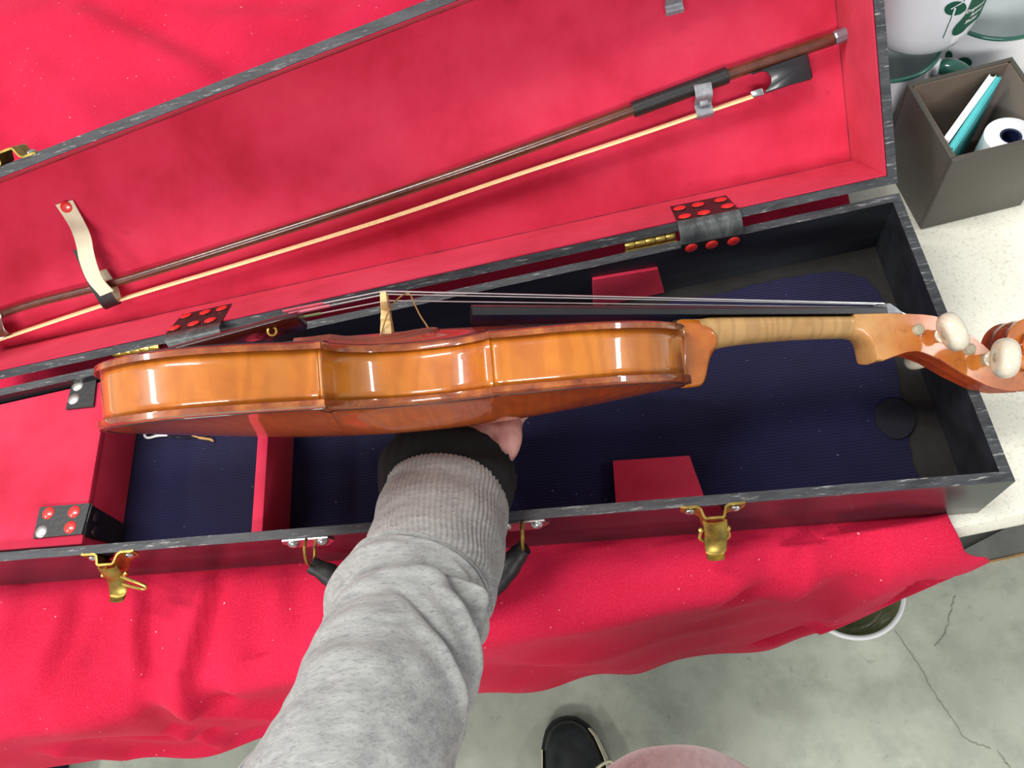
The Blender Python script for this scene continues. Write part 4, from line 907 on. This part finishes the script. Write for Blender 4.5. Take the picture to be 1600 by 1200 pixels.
def slv(f, a):
    g = f / 0.62
    k_ = 1.45
    return k_ * sum(crease(g, a, *c) for c in CR) + 0.0011 * noise.noise(Vector((math.cos(a) * 3, math.sin(a) * 3, g * 14))) + 0.0015 * noise.noise(Vector((math.cos(a) * 1.3, math.sin(a) * 1.3, g * 5 + 7)))
sl = garment(sj, 330, 200, slv, 'sleeve', M_heather, 0.002, 0.88)
# stitched seam between cuff and sleeve
ring = ROWS['sleeve'][9]; cen = sum(ring, Vector((0, 0, 0))) / len(ring); sm = MB()
for k in range(0, len(ring), 2):
    a_, b_ = ring[k], ring[(k + 1) % len(ring)]; o_ = ((a_ - cen).normalized()) * 0.0005
    sm.tube([a_ + o_ - (b_ - a_) * 0.15, b_ + o_ + (b_ - a_) * 0.15], 0.00045, 5)
tag(sm.build('stitching', M_seam, sl), kind='stuff')
# knee in pink trousers and the shoe below
tj = [(Vector((-0.25, -0.46, 0.06)), 0.105), (Vector((-0.242, -0.32, 0.02)), 0.098), (Vector((-0.2355, -0.215, -0.075)), 0.088), (Vector((-0.235, -0.215, -0.20)), 0.080), (Vector((-0.235, -0.245, -0.35)), 0.073), (Vector((-0.24, -0.31, -0.62)), 0.060), (Vector((-0.24, -0.33, -0.80)), 0.060)]
garment(tj, 90, 72, lambda f, a: 0.0016 * noise.noise(Vector((math.cos(a) * 2, math.sin(a) * 2, f * 20))), 'trouser_leg', M_pink, 0.002, 1.0, None, (1, 0, 0))
tj2 = [(Vector((-0.46, -0.56, -0.02)), 0.085), (Vector((-0.44, -0.50, -0.2)), 0.076), (Vector((-0.40, -0.42, -0.40)), 0.066), (Vector((-0.385, -0.40, -0.62)), 0.058), (Vector((-0.385, -0.385, -0.79)), 0.060)]
garment(tj2, 70, 64, lambda f, a: 0.0016 * noise.noise(Vector((math.cos(a) * 2, math.sin(a) * 2, f * 20))), 'trouser_leg', M_pink, 0.002, 1.0, None, (1, 0, 0))
def shoe(ox, oy, rot_, vis):
    M = Matrix.Translation((ox, oy, ZF)) @ Matrix.Rotation(rot_, 4, 'Z')
    # plan half widths from toe (0) to heel (0.29), y runs back
    HWp = [(0, 0.0), (0.004, 0.016), (0.014, 0.029), (0.035, 0.041), (0.065, 0.048), (0.10, 0.050), (0.15, 0.044), (0.20, 0.039), (0.25, 0.037), (0.28, 0.026), (0.29, 0.0)]
    HT_ = [(0, 0.022), (0.01, 0.036), (0.03, 0.047), (0.06, 0.053), (0.10, 0.064), (0.14, 0.082), (0.19, 0.098), (0.25, 0.102), (0.29, 0.09)]
    cx = lambda y: 0.006 * math.sin(y / 0.29 * math.pi)
    ys = [0.0005, 0.004, 0.009, 0.016, 0.026, 0.04, 0.055, 0.07, 0.085, 0.10, 0.12, 0.14, 0.16, 0.19, 0.22, 0.25, 0.27, 0.284, 0.2895]
    rows = []; rs = []
    for y in ys:
        h = interp(HWp, y) + 1e-4; t = interp(HT_, y); r = []
        for k in range(25):
            a = math.pi * k / 24; x = math.cos(a); z = math.sin(a)
            dn = -0.004 * math.exp(-((y - 0.05) / 0.012) ** 2) * max(0, z - .5) + 0.0035 * math.exp(-((abs(x) - 0.42) / 0.12) ** 2) * sstep(0.035, 0.06, y) * z
            r.append(M @ Vector((cx(y) + math.copysign(abs(x) ** 0.8, x) * h * 0.97, -y - 0.002, 0.016 + (t - 0.016) * z ** 0.62 + dn)))
        rows.append(r)
        rs.append([M @ Vector((cx(y) + s * (h + 0.004), -y * 1.02 + 0.003, z)) for s, z in ((1, 0), (1.0, 0.012), (0.97, 0.021), (-0.97, 0.021), (-1.0, 0.012), (-1, 0))])
    sh = MB().loft(rows).build('shoe', M_shoe, per, smooth=60)
    MB().loft(rs).build('sole', M_cab, sh, smooth=40)
    for s in (1, -1):    # pale side panels that sweep up from the sole
        P = []
        for i in range(24):
            y = lerp(0.022 if s > 0 else 0.04, 0.16, i / 23); h = interp(HWp, y); P.append([M @ Vector((cx(y) + s * (h * q + 0.0025), -y, z)) for q, z in ((1.02, 0.020), (0.985, 0.031 + 0.004 * i / 23), (0.93, 0.041 + 0.008 * i / 23))])
        MB().loft(P, closed=False, caps=False).build('side_stripe', M_sole, sh, smooth=60, thick=0.0012)
    for i, y in enumerate((0.085, 0.102, 0.119, 0.136)):
        w_ = 0.020; z = interp(HT_, y) + 0.001
        pts = spline([M @ Vector((cx(y) + x, -y - 0.006 * abs(x) / 0.02, z - 4.0 * x * x)) for x in (-0.024, -0.012, 0, 0.012, 0.024)], 12)
        MB().tube(pts, 0.0026, 8, flat=0.6).build('lace', M_shoe, sh)
    lp = spline([M @ Vector(q) for q in ((0.012, -0.10, 0.071), (0.03, -0.085, 0.080), (0.056, -0.072, 0.070), (0.066, -0.078, 0.062), (0.055, -0.088, 0.066), (0.02, -0.102, 0.074))], 30)
    MB().tube(lp, 0.0022, 8).build('lace_loop', M_sole, sh)
shoe(-0.3735, -0.045, 0.06, True)
shoe(-0.245, -0.235, -0.05, False)

# ------------------------------------------------------------------ storage box with booklets and a paper roll
bo = pz(1438, 359, ZC + 0.0005); br_ = pz(1594, 321, ZC + 0.0005)
bx = (br_ - bo); bx.z = 0; BWD = 0.081; bx.normalize(); by = Vector((-bx.y, bx.x, 0)); BHt = 0.081; BWL = 0.0034; BDp = 0.082
def bp(a, b, z): return bo + bx * a + by * b + Vector((0, 0, z))
box = thing('storage_box', 'open dark brown square box with suede inside beside the violin case', 'box', bp(BWD / 2, BDp / 2, 0))
def wall(a0, b0, a1, b1, name):
    mb = MB(); q = [(a0, b0), (a1, b0), (a1, b1), (a0, b1)]
    mb.prism([bp(a, b, 0) for a, b in q], [bp(a, b, BHt) for a, b in q]); return mb.build(name, M_boxo, box, bevel=0.0006)
wall(0, 0, BWD, BWL, 'side_wall'); wall(0, BDp - BWL, BWD, BDp, 'side_wall'); wall(0, BWL, BWL, BDp - BWL, 'side_wall'); wall(BWD - BWL, BWL, BWD, BDp - BWL, 'side_wall')
MB().prism([bp(a, b, 0.0002) for a, b in ((BWL, BWL), (BWD - BWL, BWL), (BWD - BWL, BDp - BWL), (BWL, BDp - BWL))], [bp(a, b, 0.003) for a, b in ((BWL, BWL), (BWD - BWL, BWL), (BWD - BWL, BDp - BWL), (BWL, BDp - BWL))]).build('box_floor', M_boxi, box)
i0, i1, j0, j1 = BWL, BWD - BWL, BWL, BDp - BWL; li = 0.0012
for a0, b0, a1, b1 in ((i0, j0, i1, j0 + li), (i0, j1 - li, i1, j1), (i0, j0, i0 + li, j1), (i1 - li, j0, i1, j1)):
    q = [(a0, b0), (a1, b0), (a1, b1), (a0, b1)]
    MB().prism([bp(a, b, 0.003) for a, b in q], [bp(a, b, BHt - 0.0012) for a, b in q]).build('suede_lining', M_boxi, box)
def booklet(p0, p1, z0, zt, th, mat, name, label, pages=True):
    a = pz(*p0, zt); b = pz(*p1, zt); d = (b - a).normalized(); n_ = Vector((d.y, -d.x, 0))
    c = thing(name, label, 'booklet', Vector((*((a + b) / 2).xy, z0)), 'booklets standing in the brown box')
    q = [a, b, b + n_ * th, a + n_ * th]
    ct = th * 0.16
    for o0, nm in ((0, 'cover'), (th - ct, 'cover')):
        qq = [a + n_ * o0, b + n_ * o0, b + n_ * (o0 + ct), a + n_ * (o0 + ct)]
        MB().prism([Vector((*p.xy, z0)) for p in qq], qq).build(nm, mat, c)
    qq = [a + n_ * ct + d * 0.0006, b + n_ * ct - d * 0.0006, b + n_ * (th - ct) - d * 0.0006, a + n_ * (th - ct) + d * 0.0006]
    MB().prism([Vector((*p.xy, z0 + 0.0005)) for p in qq], [p - Vector((0, 0, 0.0007)) for p in qq]).build('pages', M_paper if pages else mat, c)
zb = ZC + 0.004
ztp = bo.z + BHt - 0.002
booklet((1474, 216), (1546, 116), zb, ztp, 0.0048, M_paper, 'booklet', 'thick white booklet standing leftmost in the brown box')
booklet((1482, 229), (1556, 117), zb, ztp - 0.001, 0.0036, M_teal, 'booklet', 'teal booklet standing between white booklet and grey card in brown box', False)
booklet((1487, 236), (1563, 119), zb, ztp - 0.001, 0.0014, M_teal, 'booklet', 'thin teal card leaning against the paper roll side in brown box', False)
rc = pz(1580, 212, ZC + 0.004 + 0.062); roll = thing('paper_roll', 'white paper roll with dark hollow core standing in brown box', 'paper roll', Vector((rc.x, rc.y, ZC + 0.004)))
rr_ = 0.0185; z0, z1 = ZC + 0.004, ZC + 0.066
MB().lathe([(0.0078, z0), (rr_, z0), (rr_, z1 - 0.0004), (rr_ - 0.0005, z1), (0.0078, z1), (0.0078, z0)], 48, (rc.x, rc.y, 0)).build('paper', M_paper, roll)
MB().lathe([(0.0060, z0), (0.0078, z0), (0.0078, z1 - 0.0008), (0.0060, z1 - 0.0008), (0.0060, z0)], 32, (rc.x, rc.y, 0)).build('core', M_navyc, roll)

# ------------------------------------------------------------------ mugs: one stacked on two others
MP = [(0, 0.0045), (0.026, 0.0040), (0.0285, 0.0008), (0.031, 0.0), (0.0345, 0.0018), (0.0385, 0.007), (0.0408, 0.014), (0.0420, 0.024), (0.0425, 0.045), (0.0428, 0.074), (0.0432, 0.0785)]
MI = [(0.0410, 0.0785), (0.0404, 0.045), (0.0398, 0.022), (0.0370, 0.011), (0.030, 0.0062), (0, 0.0055)]
MH = 0.92
MP = [(r, h * MH) for r, h in MP]; MI = [(r, h * MH) for r, h in MI]
def mug2(x, y, z, ang, label):
    m_ = thing('mug', label, 'mug', (x, y, z), 'white mugs with green rims stacked by the box')
    c = (x, y, z); b_ = MB().lathe(MP + [(0.0410, 0.0785 * MH)], 64, c).build('body', M_mug, m_, smooth=60)
    MB().lathe(MI, 56, c).build('inside', M_mugi, m_, smooth=60)
    t = MB(); t.tube([Vector((x + 0.0421 * math.cos(a), y + 0.0421 * math.sin(a), z + 0.0790 * MH)) for a in [2 * math.pi * k / 56 for k in range(57)]], 0.0018, 10, caps=False); t.build('rim', M_green, m_, smooth=60)
    d = Vector((math.cos(ang), math.sin(ang), 0)); C_ = Vector((x, y, z))
    hp = spline([C_ + d * a + Vector((0, 0, b * MH)) for a, b in ((0.0470, 0.069), (0.053, 0.0705), (0.064, 0.066), (0.0695, 0.052), (0.066, 0.036), (0.056, 0.024), (0.0470, 0.021))], 34)
    MB().tube(hp, [0.0058 + 0.0012 * math.sin(math.pi * i / 33) for i in range(34)], 14, flat=1.2, up=d.cross(Vector((0, 0, 1)))).build('mug_handle', M_green, m_, smooth=60)
    MB().lathe([(0.0072, 0), (0.0078, 0.0025), (0.007, 0.005)], 16, C_ + d * 0.0418 + Vector((0, 0, 0.0665 * MH)), Matrix((d.cross(Vector((0, 0, 1))), Vector((0, 0, 1)), d)).transposed()).build('handle_collar', M_mug, m_)
    return m_, C_, b_
mug2(0.0312, 0.3735, ZC + 0.0002, -0.62, 'white mug with green rim behind box, at left under the printed mug')
M3m, M3c, M3b = mug2(0.1275, 0.3945, ZC + 0.0002, 1.2, 'white mug with green rim standing at right behind the box')
M2m, M2c, M2b = mug2(0.0575, 0.3835, 0.0072, 1.9, 'white mug with green printed emblem stacked on the two other mugs')
def mrad(z): return interp([(h, r) for r, h in MP[2:]], z - M2c.z) if z > M2c.z else 0
def on_mug(u, v, off=0.0003):
    d = (R3.transposed() @ Vector(((u - 800) / FPX, (v - 600) / FPX, 1))); t = 0.5; best = None
    while t < 0.75:
        p = CAM + d * t; r = math.hypot(p.x - M2c.x, p.y - M2c.y); g = r - mrad(p.z)
        if best is None or g < best[0]: best = (g, p)
        if g < 0: break
        t += 0.0004
    p = best[1]; a = math.atan2(p.y - M2c.y, p.x - M2c.x); r = mrad(p.z) + off
    return Vector((M2c.x + r * math.cos(a), M2c.y + r * math.sin(a), p.z)), a
def cpx(x, y): return (1380 + x / 7.273, y / 7.273)
def decal(pts, name, mat, off):
    c = (sum(p[0] for p in pts) / len(pts), sum(p[1] for p in pts) / len(pts)); N = len(pts); K = 9; mb = MB(); rows = []
    for k in range(1, K + 1):
        rows.append([on_mug(*cpx(lerp(c[0], x, k / K), lerp(c[1], y, k / K)), off)[0] for x, y in pts])
    mb.loft(rows, caps=False); cc = on_mug(*cpx(*c), off)[0]; mb.add([cc] + rows[0], [[0, i + 1, (i + 1) % N + 1] for i in range(N)])
    return mb.build(name, mat, M2b, smooth=180)
el_ = [(818 + 124 * math.cos(t) + 14 * math.sin(t), 92 + 76 * math.sin(t) - 26 * math.cos(t)) for t in [2 * math.pi * k / 40 for k in range(40)]]
decal(el_, 'printed_leaf', M_print, 0.0004)
bb = spline([Vector((x, y, 0)) for x, y in ((1030, -90), (1005, 0), (965, 85), (930, 160), (880, 222), (828, 275), (790, 332), (778, 375), (800, 400), (850, 390), (910, 350), (960, 295), (1015, 250), (1075, 195), (1125, 130), (1160, 60), (1176, 0), (1180, -60), (1120, -120), (1030, -90))], 70)[:-1]
decal([(p.x, p.y) for p in bb], 'printed_leaf', M_print, 0.0004)
def stroke(a, b, wd, name, mat, off):
    dx, dy = b[0] - a[0], b[1] - a[1]; L = math.hypot(dx, dy); nx, ny = -dy / L * wd, dx / L * wd
    N = 12; mb = MB(); mb.loft([[on_mug(*cpx(lerp(a[0], b[0], i / N) + s * nx, lerp(a[1], b[1], i / N) + s * ny), off)[0] for s in (-1, 1)] for i in range(N + 1)], closed=False, caps=False)
    mb.build(name, mat, M2b, smooth=180)
stroke((782, 170), (676, 430), 5, 'printed_stem', M_print, 0.00035)
stroke((815, 80), (784, 172), 10, 'printed_stem', M_mug, 0.0010); stroke((765, 92), (915, 5), 5, 'printed_stem', M_mug, 0.0010); stroke((915, 8), (935, -60), 5, 'printed_stem', M_print, 0.0006)
for txt, st_ in (('Dogwood', (930, 150)), ('Animal', (975, 186)), ('Shelter', (915, 268))):
    p, a0 = on_mug(*cpx(*st_)); cu = bpy.data.curves.new('lettering', 'FONT'); cu.body = txt; cu.size = 0.0043; cu.resolution_u = 2; cu.offset = 0.00012
    to_ = bpy.data.objects.new('lettering', cu); COL.objects.link(to_); dg = bpy.context.evaluated_depsgraph_get()
    me = bpy.data.meshes.new_from_object(to_.evaluated_get(dg)); bpy.data.objects.remove(to_); me.name = 'lettering'
    bm = bmesh.new(); bm.from_mesh(me); bmesh.ops.subdivide_edges(bm, edges=[e for e in bm.edges if e.calc_length() > 0.002], cuts=2)
    for q in bm.verts:
        z = p.z + q.co.y; a = a0 + q.co.x / 0.0425; r = mrad(z) + 0.0008; q.co = Vector((M2c.x + r * math.cos(a), M2c.y + r * math.sin(a), z))
    bm.to_mesh(me); bm.free(); me.materials.clear(); me.materials.append(M_white); link('lettering', me, M2b, 0)

keep = (M2c, M2b); M2c, M2b = M3c, M3b
for cx_, cy_, rx_, ry_ in ((1483, 88, 5.5, 9), (1507, 97, 12, 8)):
    decal([((cx_ + rx_ * math.cos(t) - 1380) * 7.273, (cy_ + ry_ * math.sin(t)) * 7.273) for t in [2 * math.pi * k / 28 for k in range(28)]], 'printed_leaf', M_print, 0.0004)
M2c, M2b = keep
# ------------------------------------------------------------------ bowl on the floor, dark bag at the lower left, cord in the case
bc = pz(1328, 917, -0.79); bowl = thing('bowl', 'round bowl with white rim and murky inside on concrete floor', 'bowl', (bc.x, bc.y, ZF))
c = (bc.x, bc.y, ZF)
MB().lathe([(0, 0.003), (0.055, 0.0), (0.060, 0.001), (0.068, 0.022), (0.0735, 0.055), (0.0775, 0.0625), (0.0785, 0.0605), (0.0795, 0.0615), (0.0785, 0.0650), (0.0755, 0.0660), (0.0725, 0.0635)], 64, c).build('shell', M_white, bowl, smooth=60)
MB().lathe([(0.0725, 0.0635), (0.0705, 0.058), (0.0695, 0.050), (0.0680, 0.042), (0.064, 0.024), (0.058, 0.012), (0.045, 0.008), (0, 0.0075)], 64, c).build('inside', M_bowl_i, bowl, smooth=60)
a = pz(46, 1192, ZF + 0.10); bag = MB(); n = 20
bag.loft([[Vector((a.x - 0.3 + 0.3 * (1 if k in (1, 2) else 0) - s_ * (1 if k in (1, 2) else -1), a.y + (0.14 - s_ if k in (2, 3) else -0.16 + s_), ZF + z)) for k in range(4)] for z, s_ in ((0, 0.004), (0.006, 0), (0.09, 0.0), (0.1, 0.005))])
tag(bag.build('bin', M_navy, None, bevel=0.003, loc=(a.x - 0.15, a.y, ZF)), 'dark navy bin on the floor at the lower left, below cloth hem', 'bin')
zc_ = -CHI + 0.0012
cd = thing('cord', 'thin black cord with white looped end lying in open case compartment', 'cord', pz(270, 684, -CHI))
lp = spline([pz(u, v, zc_ + 0.001) for u, v in ((262, 680), (245, 677.5), (231, 676), (226, 679), (228, 683), (234, 684), (246, 681), (262, 680))], 30)
MB().tube(lp, 0.0011, 8).build('loop_end', M_white, cd, smooth=60)
MB().tube(spline([pz(u, v, zc_) for u, v in ((250, 680), (262, 682), (280, 683.5), (300, 684), (318, 682), (340, 676), (352, 660))], 30), 0.0007, 6).build('cord_body', M_ebony, cd, smooth=60)
MB().tube(spline([pz(u, v, zc_ + 0.0006) for u, v in ((300, 680), (312, 684), (322, 685.5), (330, 687), (334, 690))], 16), [0.0008] * 4 + [0.0012] * 10 + [0.0008, 0.0005], 8).build('tan_tip', M_cordb, cd, smooth=60)
